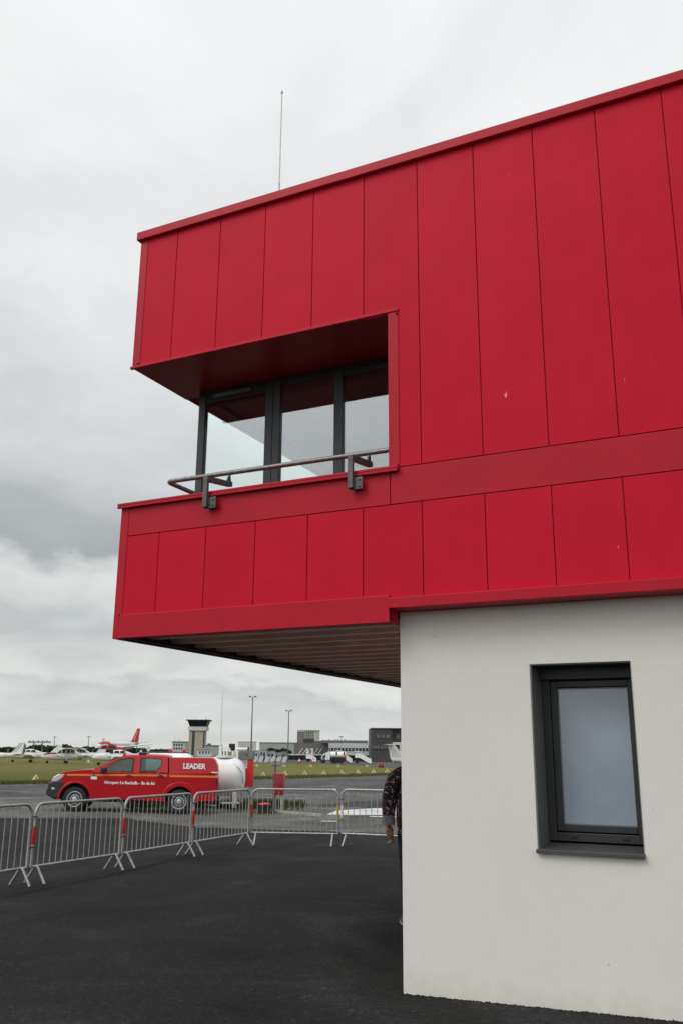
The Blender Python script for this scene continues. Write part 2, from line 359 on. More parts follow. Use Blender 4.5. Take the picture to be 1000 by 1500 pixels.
# ------------------------------------------------------------------ the red and white building
D, E, GY = 6.7845, 6.976, 7.6245
X0, PW = -5.3085, .5416
XL, XR, YB = -5.79, 2.9, 16.0
ZC, ZUB, ZMID, ZL, ZLB, ZS = 7.11, 5.645, 4.142, 3.816, 3.031, 2.81
bld = thing('airport_building', 'red panelled building on a white rendered ground floor, with a cut-out corner window', 'building', (0, 0, 0))
PT = .012; g_ = .0034                                     # panel thickness, half joint
def Xj(j): return X0 + PW * j
def panel(mb, poly):                                     # one flat metal tray, edges folded back
    mb.prism(poly, 'y', D, D + PT)
def rect(x0, x1, z0, z1): return [(x0 + g_, z0 + g_), (x1 - g_, z0 + g_), (x1 - g_, z1 - g_), (x0 + g_, z1 - g_)]
up = MB()
XI = -5.70
cols = [XI] + [Xj(j) for j in range(0, 16)]
for a, b in zip(cols, cols[1:]):
    if b < -2.7: panel(up, rect(a, b, ZUB - .02, ZC + .02))
    elif a < -2.8: panel(up, [(a + g_, 5.60), (-2.83, 5.60), (-2.83, ZMID + g_), (b - g_, ZMID + g_), (b - g_, ZC + .02), (a + g_, ZC + .02)])
    else: panel(up, rect(a, b, ZMID, ZC + .02))
up.build('upper_cladding', RED, bld, .003, smooth=False)
band = MB(); panel(band, rect(XI, -2.888, ZL, 4.12)); panel(band, rect(-2.888, Xj(15), ZL, ZMID)); band.build('string_course', RED_TRIM, bld, .003, smooth=False)
lo = MB()
for a, b in zip(cols, cols[1:]): panel(lo, rect(a, b, ZLB - .02, ZL))
lo.build('lower_cladding', RED, bld, .003, smooth=False)
# backing walls (what the panels hang on)
bk = MB()
bk.box(XL + .02, XR, D + PT + .002, YB, 5.64, ZC); bk.box(-2.86, XR, D + PT + .002, YB, 2.95, 5.64)
bk.build('backing_wall', GAP, bld, smooth=False)
lb = MB(); lb.box(XL + .02, -2.90, D + PT + .002, D + .22, 2.86, 4.10); lb.box(XL + .02, -2.90, D + .22, YB, 3.0, 3.95); lb.box(XL + .02, XL + .24, D + .22, YB, 3.95, 4.10)
lb.build('balcony_parapet', GAP, bld, smooth=False)
sd = MB()                                                # the far side: same trays along the left face
y = D + .09
while y < YB - .1:
    for z0, z1 in ((5.63, ZC + .02), (2.95, 4.10)): sd.box(XL - .004, XL + .018, y + g_, min(y + PW, YB) - g_, z0, z1)
    y += PW
sd.box(XL - .004, XL + .018, 12.2, YB, 4.112, 5.615)
sd.build('side_cladding', RED, bld, .003, smooth=False)
for a, b in ((5.62, ZC + .02), (ZS, 4.125)):
    ct = MB(); ct.box(XL, -5.695, D - .006, D + .08, a, b); ct.build('corner_trim', RED_TRIM, bld, .004, smooth=False)
cp = MB(); cp.box(-5.825, XR + .05, D - .045, D + .40, ZC, 7.205); cp.box(-5.825, -5.45, D + .40, YB + .05, ZC, 7.205); cp.build('parapet_coping', RED_TRIM, bld, .006, smooth=False)
hl = MB(); hl.box(-5.81, -2.797, D - .016, D + .02, 5.612, 5.640); hl.build('lintel_trim', RED_TRIM, bld, .004, smooth=False)
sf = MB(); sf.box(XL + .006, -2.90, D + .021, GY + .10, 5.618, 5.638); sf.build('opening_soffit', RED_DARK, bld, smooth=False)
jt = MB(); jt.box(-2.899, -2.799, D - .008, D + .01, 4.142, 5.611); jt.box(-2.899, -2.864, D + .012, GY + .1, 4.112, 5.611); jt.build('jamb_trim', RED_TRIM, bld, .004, smooth=False)
cap = MB(); cap.box(-5.818, -2.806, D - .042, D + .26, 4.125, 4.150); cap.box(-5.818, -2.806, D - .042, D - .018, 4.100, 4.1235); cap.box(-5.818, -5.53, D + .262, 12.2, 4.125, 4.150)
cap.build('parapet_cap', RED_TRIM, bld, .004, smooth=False)
bt = MB()
bt.prism([(D - .006, ZLB + .012), (D - .03, ZLB + .002), (D - .03, ZS), (D + .05, ZS), (D + .05, ZS + .02), (D - .004, ZS + .02)], 'x', -5.694, -2.893)
bt.box(-2.9145, -2.893, D + .0502, E - .005, ZS, 2.95)
bt.build('bottom_trim', RED_TRIM, bld, .004, smooth=False)
fl = MB(); fl.prism([(D - .006, 3.020), (D - .050, 3.008), (D - .050, 2.922), (D + .24, 2.922), (D + .24, 2.945), (D - .006, 2.945)], 'x', -2.8925, XR)
fl.build('flashing', RED_TRIM, bld, .004, smooth=False)
# screws on the trims
for x, z in ((-5.715, 7.085), (-5.715, 5.66), (-2.812, 5.59), (-2.812, 4.16), (-5.715, 3.035), (-5.32, 3.028), (-4.3, 3.026), (-3.2, 3.024), (-2.62, 3.013), (-1.35, 3.013), (-5.55, 4.113), (-4.3, 4.113), (-2.84, 4.113)):
    sc = MB(); sc.lathe([(.0, -.012), (.007, -.012), (.010, -.006), (.010, .004)], 'y', (x, D - .012 if z < 7 else D - .002, z), 8); sc.build('fixing_screw', GAP, bld)
# corrugated soffit under the overhang
co = MB(); prof = []; y = D + .055
while y < YB - .45:
    prof += [(y, 2.862), (y + .10, 2.862), (y + .125, 2.900), (y + .395, 2.900), (y + .42, 2.862)]; y += .4205
top = [(prof[-1][0], 2.93), (prof[0][0], 2.93)]
co.prism(prof + top, 'x', XL + .03, -2.915); co.build('overhang_soffit', BROWN, bld, smooth=False)
et = MB(); et.box(XL, XL + .028, D + .082, YB, ZS, 2.948); et.box(XL + .0285, XL + .11, D + .056, YB, 2.822, 2.830); et.build('edge_trim', mat('dark_edge', (.03, .012, .014), .5), bld, smooth=False)
# white rendered ground floor
def stucco(nt, bs):
    t = nt.nodes.new('ShaderNodeTexCoord').outputs['Object']
    f = _noise(nt, t, 170, 3, .6); m_ = _noise(nt, t, 1.1, 5, .6); g = _noise(nt, t, 9, 4)
    sp = nt.nodes.new('ShaderNodeSeparateXYZ'); nt.links.new(t, sp.inputs[0])
    c = _ramp(nt, m_, [(.3, (.725, .706, .652)), (.7, (.755, .736, .680))])
    c = _mix(nt, .5, c, _ramp(nt, g, [(.3, (.975, .975, .97)), (.7, (1.02, 1.02, 1.02))]), 'MULTIPLY')
    c = _mix(nt, .6, c, _ramp(nt, f, [(.3, (.86, .86, .86)), (.7, (1.1, 1.1, 1.1))]), 'MULTIPLY')
    # splash dirt low on the wall with a ragged edge
    a = nt.nodes.new('ShaderNodeMath'); a.operation = 'MULTIPLY_ADD'; nt.links.new(g, a.inputs[0]); a.inputs[1].default_value = .28; nt.links.new(sp.outputs[2], a.inputs[2])
    c = _mix(nt, .6, c, _ramp(nt, a.outputs[0], [(.10, (.80, .78, .72)), (.34, (1, 1, 1))]), 'MULTIPLY')
    v = nt.nodes.new('ShaderNodeTexVoronoi'); v.inputs['Scale'].default_value = 2.6; v.inputs['Randomness'].default_value = 1; nt.links.new(t, v.inputs['Vector'])
    c = _mix(nt, .8, c, _ramp(nt, v.outputs['Distance'], [(.012, (.35, .34, .32)), (.022, (1, 1, 1))]), 'MULTIPLY')
    nt.links.new(c, bs.inputs['Base Color']); bs.inputs['Roughness'].default_value = .92; bs.inputs['Specular IOR Level'].default_value = .2
    bp = nt.nodes.new('ShaderNodeBump'); bp.inputs['Strength'].default_value = .35; bp.inputs['Distance'].default_value = .004
    nt.links.new(f, bp.inputs['Height']); nt.links.new(bp.outputs[0], bs.inputs['Normal'])
STUCCO = ramp_mat('white_render', stucco)
WX0, WX1, WZ0, WZ1 = -1.803, -1.046, 1.07, 2.45
wl = MB(); YI = E + .38
wl.box(XW, WX0, E, YI, -.3, 2.92); wl.box(WX1, XR, E, YI, -.3, 2.92); wl.box(WX0, WX1, E, YI, -.3, WZ0); wl.box(WX0, WX1, E, YI, WZ1, 2.92)
wl.box(XW, XW + .3, YI, YB - .5, -.3, 2.92); wl.box(XR - .3, XR, YI, YB - .5, -.3, 2.92); wl.box(XW + .3, XR - .3, YB - .8, YB - .5, -.3, 2.92)
bmesh.ops.remove_doubles(wl.bm, verts=wl.bm.verts[:], dist=1e-5)
wl.build('rendered_wall', STUCCO, bld, smooth=False)
# ground floor window
win = MB(); yf = E + .30
def frame(mb, x0, x1, z0, z1, t, y0, y1):
    mb.box(x0, x0 + t, y0, y1, z0, z1); mb.box(x1 - t, x1, y0, y1, z0, z1); mb.box(x0 + t, x1 - t, y0, y1, z0, z0 + t); mb.box(x0 + t, x1 - t, y0, y1, z1 - t, z1)
frame(win, WX0 + .013, WX1 - .004, 1.135, WZ1 - .045, .062, yf, yf + .07)
winf = win.build('window', ANTHRA, bld, .004, smooth=False)
sash = MB(); frame(sash, WX0 + .077, WX1 - .032, 1.205, WZ1 - .11, .052, yf + .012, yf + .06); sash.build('sash', ANTHRA, winf, .005, smooth=False)
bead = MB(); frame(bead, -1.676, -1.128, 1.256, 2.283, .008, yf + .03, yf + .05); bead.build('glazing_bead', mat('bead_grey', (.2, .2, .2), .5), winf, smooth=False)
gp = MB(); gp.box(-1.670, -1.134, yf + .040, yf + .043, 1.262, 2.277); gp.build('pane', PANE, winf, smooth=False)
for a, b in ((WX0, WX0 + .012), (WX1 - .003, WX1)):
    lin = MB(); lin.box(a, b, E - .006, yf + .02, 1.098, WZ1); lin.build('reveal_lining', ANTHRA_L, winf, smooth=False)
lh = MB(); lh.box(WX0 + .0125, WX1 - .0035, E - .006, yf + .02, WZ1 - .012, WZ1); lh.box(WX0 + .0125, WX1 - .0035, yf - .06, yf - .001, WZ1 - .10, WZ1 - .0125); lh.build('blind_box', ANTHRA, winf, smooth=False)
sil = MB(); sil.prism([(E - .040, 1.070), (E - .040, 1.098), (yf - .002, 1.124), (yf - .002, 1.07)], 'x', WX0 - .006, WX1 + .006); sil.build('sill', mat('sill_sheet', (.07, .073, .07), .4, .2), winf, .003, smooth=False)
for x in (-1.60, -1.215):
    ds = MB(); ds.box(x - .026, x + .026, yf - .010, yf + .001, 1.158, 1.176); ds.build('drain_cover', BLACK, winf, .002, smooth=False)
room = MB(); room.box(-2.5, .5, E + 3.4, E + 3.45, 0, 2.9); room.box(-2.58, 2.5, YI + .01, YB - .9, 2.70, 2.74); room.box(-2.58, 2.5, YI + .01, YB - .9, .0, .05); room.build('interior_partition', mat('room_grey', (.25, .27, .3), .9), bld, smooth=False)
# corner loggia glazing
YG2 = GY + 4.4; XG = -5.47
gf = thing('corner_glazing', None, None); gf.parent = bld
for a, b in ((-5.53, -5.445), (-4.675, -4.585), (-4.580, -4.495), (-3.862, -3.765), (-2.935, -2.902)):
    f = MB(); f.box(a, b, GY, GY + .07, 3.955, 5.57); f.build('mullion', ANTHRA, gf, .004, smooth=False)
hd = MB(); hd.box(-5.53, -2.902, GY - .004, GY + .08, 5.571, 5.617); hd.box(-5.444, -4.676, GY + .008, GY + .06, 5.52, 5.570); hd.box(-4.494, -3.863, GY + .008, GY + .06, 5.535, 5.570); hd.box(-3.764, -2.936, GY + .008, GY + .06, 5.50, 5.570)
hd.box(-5.53, -5.46, GY + .081, YG2, 5.545, 5.617); hd.build('head_rail', ANTHRA, gf, .003, smooth=False)
for a, b in ((-5.444, -4.676), (-4.494, -3.863), (-3.764, -2.936)):
    f = MB(); f.box(a - .03, b + .03, GY + .072, GY + .10, 5.462, 5.570); f.build('blind', BLACK, gf, smooth=False)
f = MB(); f.box(-5.444, -4.676, GY + .016, GY + .029, 5.478, 5.5185); f.build('transom_panel', mat('transom_dark', (.02, .012, .012), .6), gf, smooth=False)
vt = MB(); vt.box(-5.34, -4.86, GY - .012, GY + .007, 5.525, 5.566); vt.build('trickle_vent', ANTHRA_L, gf, .004, smooth=False)
for a, b in ((-5.444, -4.676), (-4.494, -3.863), (-3.764, -2.936)):
    f = MB(); f.box(a, b, GY + .030, GY + .034, 3.956, 5.5345 if a < -4 and b > -4 else 5.519 if a < -5 else 5.499); f.build('pane', REFL, gf, smooth=False)
f = MB(); f.box(XG - .012, XG - .008, GY + .085, YG2, 3.956, 5.544); f.build('pane', REFL2, gf, smooth=False)
for yy in (YG2 - .06,):
    f = MB(); f.box(-5.53, -5.46, yy, yy + .06, 3.956, 5.544); f.build('mullion', ANTHRA, gf, smooth=False)
rm = MB(); rm.box(-5.46, -2.87, GY + .081, YG2 + .05, 5.60, 5.617); rm.box(-5.53, -2.87, YG2, YG2 + .05, 3.956, 5.599); rm.box(-2.899, -2.87, GY + .101, YG2, 3.956, 5.599)
rm.build('room_lining', INT, bld, smooth=False)
mid = MB(); mid.box(XL + .02, -2.87, YG2 + .052, YB, 3.951, 5.638); mid.build('rear_wall', GAP, bld, smooth=False)
dk = thing('desk', 'dark desk top just showing behind the upper corner glass', 'desk', (-4.2, GY + .62, 3.955))
m_ = MB(); m_.box(-.55, .95, -.26, .40, .55, .59); m_.build('desk_top', DARK, dk, .004)
for x_ in (-.5, .9):
    m_ = MB(); m_.box(x_ - .03, x_ + .03, -.2, .34, 0, .548); m_.build('leg', DARK, dk)
m_ = MB(); m_.box(-.52, .0, .05, .25, .592, .66, .01); m_.build('console', BLACK, dk)
# handrail round the opening
hr = MB(); yr = D + .31; zr = 4.436; zr2 = 4.395
pts = [(-2.90, yr, zr - .012), (-5.40, yr, zr)]
for k_ in range(6): a = k_ / 5 * pi / 2; pts.append((-5.43 - .06 * sin(a), yr + .06 * (1 - cos(a)), zr))
pts.append((-5.49, GY - .03, zr))
hr.tube(pts, .024, 12); rail = hr.build('handrail', STEEL, bld)
for bx in (-4.70, -3.19):
    b = MB(); b.box(bx - .066, bx + .066, D - .058, D - .046, 3.975, 4.085); b.box(bx - .045, bx + .045, D - .045, D - .001, 3.99, 4.07)
    b.box(bx - .062, bx - .014, D - .092, D - .0585, 3.985, 4.235)
    b.hexa([(bx - .062, D - .092, 4.236), (bx - .014, D - .092, 4.236), (bx - .014, yr + .03, 4.295), (bx - .062, yr + .03, 4.295), (bx - .062, D - .092, 4.287), (bx - .014, D - .092, 4.287), (bx - .014, yr + .03, 4.345), (bx - .062, yr + .03, 4.345)])
    b.prism([(yr - .05, 4.33), (yr + .03, 4.345), (yr + .012, zr - .018), (yr - .006, zr - .018)], 'x', bx - .046, bx - .030)
    for sx in (-.04, .04):
        for sz in (4.0, 4.06): b.lathe([(0, -.012), (.009, -.012), (.009, 0)], 'y', (bx + sx * .9, D - .058, sz), 6)
    b.build('bracket', IRON, rail, .003, smooth=False)
# scuffs in the paint of the panels
for u, v, l in ((740, 578, .06), (744, 256, .015), (914, 556, .018), (905, 801, .02)):
    if not l: continue
    d = ray(u, v); c = EYE + d * (D / d.y); sm = MB(); k_ = l * .12
    sm.prism([(c.x - k_, c.z - l * .4), (c.x + k_ * .3, c.z - l * .5), (c.x + k_ * 1.6, c.z), (c.x + k_ * .4, c.z + l * .5), (c.x + k_ * .1, c.z + l * .1), (c.x - k_ * 1.4, c.z + l * .1)], 'y', D - .0012, D - .0002)
    sm.build('scratch', mat('bare_metal', (.55, .30, .32), .6), bld, smooth=False)

# lightning rod on the roof
d = ray(409, 281); yl = D + 1.2; pb = EYE + d * (yl / d.y); d = ray(414.5, 136); pt_ = EYE + d * (yl / d.y)
lr = thing('lightning_rod', 'thin grey lightning rod standing on the roof of the red building', 'lightning rod', (pb.x, yl, 7.11))
m_ = MB(); m_.lathe([(.012, 0), (.010, 1.2), (.007, 1.21), (.006, pt_.z - 7.12), (.014, pt_.z - 7.11), (.014, pt_.z - 7.09), (.002, pt_.z - 7.06)], 'z', (0, 0, 0), 8); m_.build('mast', GALV, lr)
m_ = MB(); m_.lathe([(.10, 0), (.10, .03), (.03, .06), (.02, .12)], 'z', (0, 0, 0), 12); m_.build('foot', IRON, lr)
# crumbly edge where the paving meets the wall
ce = MB(); rs = random.Random(5); xs = [XW - .02 + i * .012 for i in range(int((3.0) / .012))]
prev = None
for x in xs:
    h = .006 + .010 * abs(noise.noise((x * 40, 0, 0))) + rs.uniform(0, .007); z = gz(x) - .003
    cur = [(x, E - .06 - rs.uniform(0, .02), z), (x, E - .022, z + h * .6), (x, E - .002, z + h)]
    if prev:
        ce.face([prev[0], cur[0], cur[1], prev[1]]); ce.face([prev[1], cur[1], cur[2], prev[2]])
    prev = cur
tag(ce.build('pavement_edge', NEW, smooth=False), kind='structure')
# ------------------------------------------------------------------ crowd barriers
def arc(cx, cz, r, a0, a1, n=5): return [(cx + r * cos(radians(a0 + (a1 - a0) * i / n)), 0, cz + r * sin(radians(a0 + (a1 - a0) * i / n))) for i in range(n + 1)]
REDTAPE = mat('red_reflector', (.62, .012, .015), .4); YELTAPE = mat('yellow_tape', (.50, .42, .03), .5); WHITETAPE = mat('white_tape', (.75, .75, .73), .5)
def barrier(A, B, label, left=None, right=None, hb=1.075):
    A = Vector((A.x, A.y, 0)); B = Vector((B.x, B.y, 0)); d = (B - A); L = d.length - .085; d.normalize(); A = A + d * .0425
    z = gz(A.x) * .5 + gz((A + d * L).x) * .5
    t = thing('crowd_barrier', label, 'barrier', (A.x, A.y, z), atan2(d.y, d.x), 'galvanised crowd barriers linked in a row')
    r, zb = .13, .235
    p = [(0, 0, zb)] + [(0, 0, hb - r)] + arc(r, hb - r, r, 180, 90)[1:] + arc(L - r, hb - r, r, 90, 0) + [(L, 0, zb)]
    m = MB(); m.tube(p, .0205, 10); m.tube([(0, 0, zb), (L, 0, zb)], .018, 8); m.build('frame', GALV, t, ang=50)
    m = MB(); n = 15
    for i in range(1, n + 1):
        x = L * i / (n + 1); m.tube([(x, 0, zb + .01), (x, 0, hb - .008)], .0075, 6)
    m.build('infill_bars', GALV, t, ang=60)
    for x in (.10, L - .10):
        m = MB(); m.tube([(x - .01, -.19, .012), (x, -.035, zb - .02), (x, -.012, zb), (x, .012, zb), (x, .035, zb - .02), (x + .01, .19, .012)], .0185, 8); m.build('foot', GALV, t, ang=60)
    for z_, x, sgn in ((hb - .17, L, 1), (.50, L, 1)):
        m = MB(); m.tube([(x, 0, z_), (x + .03, -.012, z_), (x + .052, -.012, z_)], .011, 6); m.tube([(x + .085 + .034 * cos(a), .034 * sin(a), z_) for a in [i * pi / 5 for i in range(10)]], .0095, 6, closed=True); m.build('coupling_hook', IRON, t)
    for tape, x in ((left, 0), (right, L)):
        if tape:
            m = MB(); m.lathe([(.0225, .53), (.0235, .535), (.0235, .765), (.0225, .77)], 'z', (x, 0, 0), 12); m.build('reflective_sleeve', tape, t)
    return t
J = [G(40, 1297), G(175.5, 1273.5), G(279, 1254), G(364.5, 1238), G(497.5, 1239.5)]
J0 = J[0] + (J[0] - J[1]) * 1.0; J5 = J[4] + Vector((2.1, .12, 0))
barrier(J0, J[0], 'galvanised crowd barrier at the left end of the row, cut off by the picture edge')
barrier(J[0], J[1], 'galvanised crowd barrier nearest to the viewer in front of the red pickup nose', REDTAPE)
barrier(J[1], J[2], 'galvanised crowd barrier in front of the doors and rear wheel of the red pickup', REDTAPE)
barrier(J[2], J[3], 'galvanised crowd barrier in front of the white tank, ending at the corner of the row', REDTAPE)
barrier(J[3], J[4], 'galvanised crowd barrier turned across the view with a yellow sleeve on its right post', REDTAPE, YELTAPE)
barrier(J[4], J5, 'galvanised crowd barrier with a white sleeve, partly behind the person and the wall', WHITETAPE)

# ------------------------------------------------------------------ red pickup
TF = G(107.5, 1188.5); TA = radians(32.5); dirx = Vector((cos(TA), sin(TA), 0)); nrm = Vector((-dirx.y, dirx.x, 0))
TSL = 0.0
def tpl(u, v):
    r_ = ray(u, v); return EYE + r_ * ((TF - EYE).dot(nrm) / r_.dot(nrm))
def ux(u, v=1150): return (tpl(u, v) - TF).dot(dirx)
WB = ux(262, 1180)
TSL = (gz(TF.x + dirx.x * WB) - gz(TF.x)) / WB
def vz(u, v): p = tpl(u, v); return p.z - TF.z - (p - TF).dot(dirx) * TSL + .006
def pp(*uv): return [(ux(u, v), vz(u, v)) for u, v in uv]
TRED = mat('truck_red', (.45, .0055, .013), .3, 0, .03, 2, 0, 60, .25, .3)
TRIM = mat('bumper_plastic', (.020, .024, .030), .45, 0, .08, 8)
ORANGE = mat('orange_stripe', (.80, .24, .02), .5); CREAM = mat('cream_paint', (.62, .58, .46), .4)
TWHITE = mat('sign_white', (.88, .88, .86), .5); LAMP = mat('headlamp_lens', (.70, .72, .74), .12, .3, .1, 12)
ALLOY = mat('wheel_steel', (.55, .56, .57), .4, .4, .15, 12); GLASS = glassmat('car_glass', .055, (.52, .62, .58)); SEAT = mat('seat_cloth', (.03, .03, .032), .8); TAIL = mat('tail_lens', (.13, .006, .012), .2)
HW = .90
tl = TF + nrm * HW
trk = thing('pickup_truck', 'red double cab pickup with orange stripe and hard canopy parked beyond the barriers', 'pickup truck', (tl.x, tl.y, TF.z - .006), atan2(dirx.y, dirx.x))
trk.rotation_euler = (0, -math.atan(TSL), TA)
print('truck', WB, TSL, TF)
WR = .375
def arch(cx, r, a0=178, a1=2, n=14, cz=.385): return [(cx + r * cos(radians(a0 + (a1 - a0) * i / n)), cz + r * sin(radians(a0 + (a1 - a0) * i / n))) for i in range(n + 1)]
# lower body: nose, bonnet, doors and bed side in one pressed shell with arches cut out
front = pp((74, 1143), (80, 1137), (86, 1132.6), (98, 1129.8), (118, 1127.8), (134, 1127))
low = front + [(ux(136), 1.235), (ux(246), 1.225), (ux(311), 1.23), (ux(317.5), 1.19), (ux(319), 1.0), (ux(318), .62), (ux(313), .40)]
bot = [(WB + .50, .40)] + arch(WB, .455, 2, 178) + [(WB - .50, .37), (.52, .40)] + arch(0, .475, 2, 178) + [(-.50, .55), (ux(74), .80)]
m = MB(); m.prism(low + bot, 'y', -HW, HW); body = m.build('body', TRED, trk, .045, ang=40, seg=3)
m = MB(); m.box(-.46, WB + .40, -.62, .62, .30, .80); m.box(ux(80), ux(310), -.45, .45, .34, .62); m.build('chassis', BLACK, trk, smooth=False)
# bumper wraps the nose
bp = pp((69.5, 1146), (77, 1144), (90, 1143), (95, 1147), (91.5, 1154), (87, 1165), (81, 1172), (71.5, 1166.5), (66.5, 1162.5), (67, 1158), (69, 1154))
m = MB(); m.prism(bp, 'y', -HW - .012, HW + .012); m.build('front_bumper', TRIM, trk, .05, ang=40, seg=3)
m = MB(); m.prism(pp((71.5, 1145), (78, 1135.5), (82, 1135.5), (78, 1145)), 'y', -.55, .55); m.build('grille', TRIM, trk, .02)
for s_ in (-1, 1):
    y0, y1 = sorted((s_ * (HW - .20), s_ * (HW + .006)))
    m = MB(); m.prism(pp((74.5, 1145), (77.5, 1138.5), (85, 1133.8), (95, 1134), (90, 1139.5), (84, 1144)), 'y', y0, y1); m.build('headlight', LAMP, trk, .015)
    y0, y1 = sorted((s_ * (HW - .12), s_ * (HW + .018)))
    m = MB(); m.prism(pp((74.5, 1156), (76, 1153), (80, 1154), (79.5, 1157)), 'y', y0, y1); m.build('fog_light', LAMP, trk, .008)
# wheel-arch flares
for s_ in (-1, 1):
    for cx, ri, ro in ((0, .472, .545), (WB, .452, .60)):
        A = arch(cx, ro, 182, -2) ; B = arch(cx, ri, -2, 182)
        y0, y1 = sorted((s_ * (HW - .02), s_ * (HW + .028)))
        m = MB(); m.prism(A + B, 'y', y0, y1); m.build('arch_flare', TRED, trk, .018, seg=2)
# wheels
for cx in (0, WB):
    for s_ in (-1, 1):
        y = s_ * (HW - .105); f = s_
        m = MB(); m.lathe([(.235, -.11), (.335, -.125), (.368, -.105), (.376, -.06), (.376, .06), (.368, .105), (.335, .125), (.235, .11)], 'y', (cx, y, WR), 36, False); wh = m.build('wheel', BLACK, trk, ang=40)
        m = MB(); m.lathe([(.238, .085 * f), (.240, .112 * f), (.226, .116 * f), (.214, .10 * f), (.205, .05 * f)], 'y', (cx, y, WR), 36, False); m.build('rim', ALLOY, wh, ang=30)
        m = MB(); m.lathe([(.215, .045 * f), (.13, .050 * f), (.12, .070 * f), (.085, .085 * f), (.03, .098 * f), (.001, .10 * f)], 'y', (cx, y, WR), 32); m.build('disc', mat('wheel_disc', (.13, .135, .14), .45, .6), wh, ang=30)
        m = MB(); m.lathe([(.075, .088 * f), (.078, .10 * f), (.045, .112 * f), (.001, .115 * f)], 'y', (cx, y, WR), 20); m.build('hub_cap', ALLOY, wh, ang=30)
        for k_ in range(12):
            a = 2 * pi * k_ / 12
            m = MB(); m.lathe([(.001, .060 * f), (.024, .060 * f), (.024, .02 * f), (.001, .02 * f)], 'y', (cx + .168 * cos(a), y, WR + .168 * sin(a)), 10); m.build('rim_hole', BLACK, wh)
        m = MB(); m.lathe([(.148, .0515 * f), (.146, .060 * f), (.132, .066 * f), (.124, .066 * f)], 'y', (cx, y, WR), 32, False); m.build('rim_ring', ALLOY, wh, ang=30)
# cab: pillars, roof, glass
def yside(z): return HW - .03 - max(0, z - 1.22) * .36
def side_panel(mb, poly, off, th, s_):
    A = [(x, s_ * (yside(z) + off), z) for x, z in poly]; B = [(x, s_ * (yside(z) + off - th), z) for x, z in poly]
    va = [mb.bm.verts.new(p) for p in A]; vb = [mb.bm.verts.new(p) for p in B]; n = len(A)
    mb.bm.faces.new(va); mb.bm.faces.new(vb[::-1])
    for i in range(n): mb.bm.faces.new((va[i], vb[i], vb[(i + 1) % n], va[(i + 1) % n]))
W1 = pp((147, 1131.4), (149.5, 1126.5), (170.5, 1113), (180, 1111), (194.5, 1110.2), (193.5, 1131)); W2 = pp((203.5, 1130.6), (203.8, 1110.2), (222, 1110.6), (234, 1111.8), (235.6, 1115), (234.6, 1123), (228, 1130.6))
cabo = pp((134, 1128.5), (140, 1124.6), (177, 1107.6), (190, 1106.6), (215, 1106.4), (240, 1107.6), (244, 1109), (245, 1131.6), (134, 1131.6))
for s_ in (-1, 1):
    # cab side as strips round the two openings
    a_strip = pp((134, 1128.5), (140, 1124.6), (177, 1107.6), (181, 1107.2)) + pp((180, 1111), (170.5, 1113), (149.5, 1126.5), (147, 1131.4), (134, 1131.6))
    top_ = pp((181, 1107.2), (190, 1106.6), (199, 1106.5), (199, 1110.2), (194.5, 1110.2), (180, 1111))
    top2 = pp((199, 1106.5), (215, 1106.4), (240, 1107.6), (240, 1112), (234, 1111.8), (222, 1110.6), (203.8, 1110.2), (199, 1110.2))
    bpil = pp((194.5, 1110.2), (203.8, 1110.2), (203.5, 1130.6), (203.5, 1131.6), (193.5, 1131.6), (193.5, 1131))
    cpil = pp((240, 1107.6), (244, 1109), (245, 1131.6), (228, 1131.6), (228, 1130.6), (234.6, 1123), (235.6, 1115), (234, 1111.8), (240, 1112))
    m = MB()
    for q in (a_strip, top_, top2, bpil, cpil): side_panel(m, q, 0, .06, s_)
    m.build('cab_side', TRED, trk, smooth=False)
    for q in (W1, W2):
        cx_ = sum(p[0] for p in q) / len(q); cz_ = sum(p[1] for p in q) / len(q)
        gq = [(cx_ + (x - cx_) * 1.02, cz_ + (z - cz_) * 1.03) for x, z in q]; iq = [(cx_ + (x - cx_) * .93, cz_ + (z - cz_) * .90) for x, z in q]
        m = MB(); n = len(q)
        for i in range(n):
            side_panel(m, [gq[i], gq[(i + 1) % n], iq[(i + 1) % n], iq[i]], .006, .02, s_)
        sw = m.build('window_seal', BLACK, trk, smooth=False)
        m = MB(); side_panel(m, iq, -.004, .006, s_); m.build('pane', GLASS, sw, smooth=False)
rf = []
for u, v in ((177, 1107.6), (183, 1106.8), (200, 1106.2), (222, 1106.2), (240, 1107.4), (244.5, 1109)):
    x, z = ux(u), vz(u, v); yy = yside(z) - .002
    rf.append([(x, -yy, z - .05), (x, -yy, z - .015), (x, -yy * .85, z + .018), (x, -yy * .4, z + .035), (x, yy * .4, z + .035), (x, yy * .85, z + .018), (x, yy, z - .015), (x, yy, z - .05)])
m = MB(); m.loft(rf); m.build('roof', TRED, trk)
x0, z0 = ux(136), vz(136, 1127.3); x1, z1 = ux(177.5), vz(177, 1107.9)
m = MB(); m.hexa([(x0, -.80, z0 - .01), (x1, -.66, z1 - .01), (x1, .66, z1 - .01), (x0, .80, z0 - .01), (x0, -.80, z0), (x1, -.66, z1), (x1, .66, z1), (x0, .80, z0)]); m.build('windscreen', GLASS, trk, smooth=False)
m = MB(); m.tube([(x0 + .04, -.1, z0 + .02), (x0 + .02, -.62, z0 + .025)], .012, 6); m.build('wiper', BLACK, trk)
m = MB(); m.box(ux(148), ux(243), -.78, .78, .62, 1.14); m.box(ux(241), ux(244.2), -.70, .70, 1.14, 1.62); m.build('interior', SEAT, trk, smooth=False)
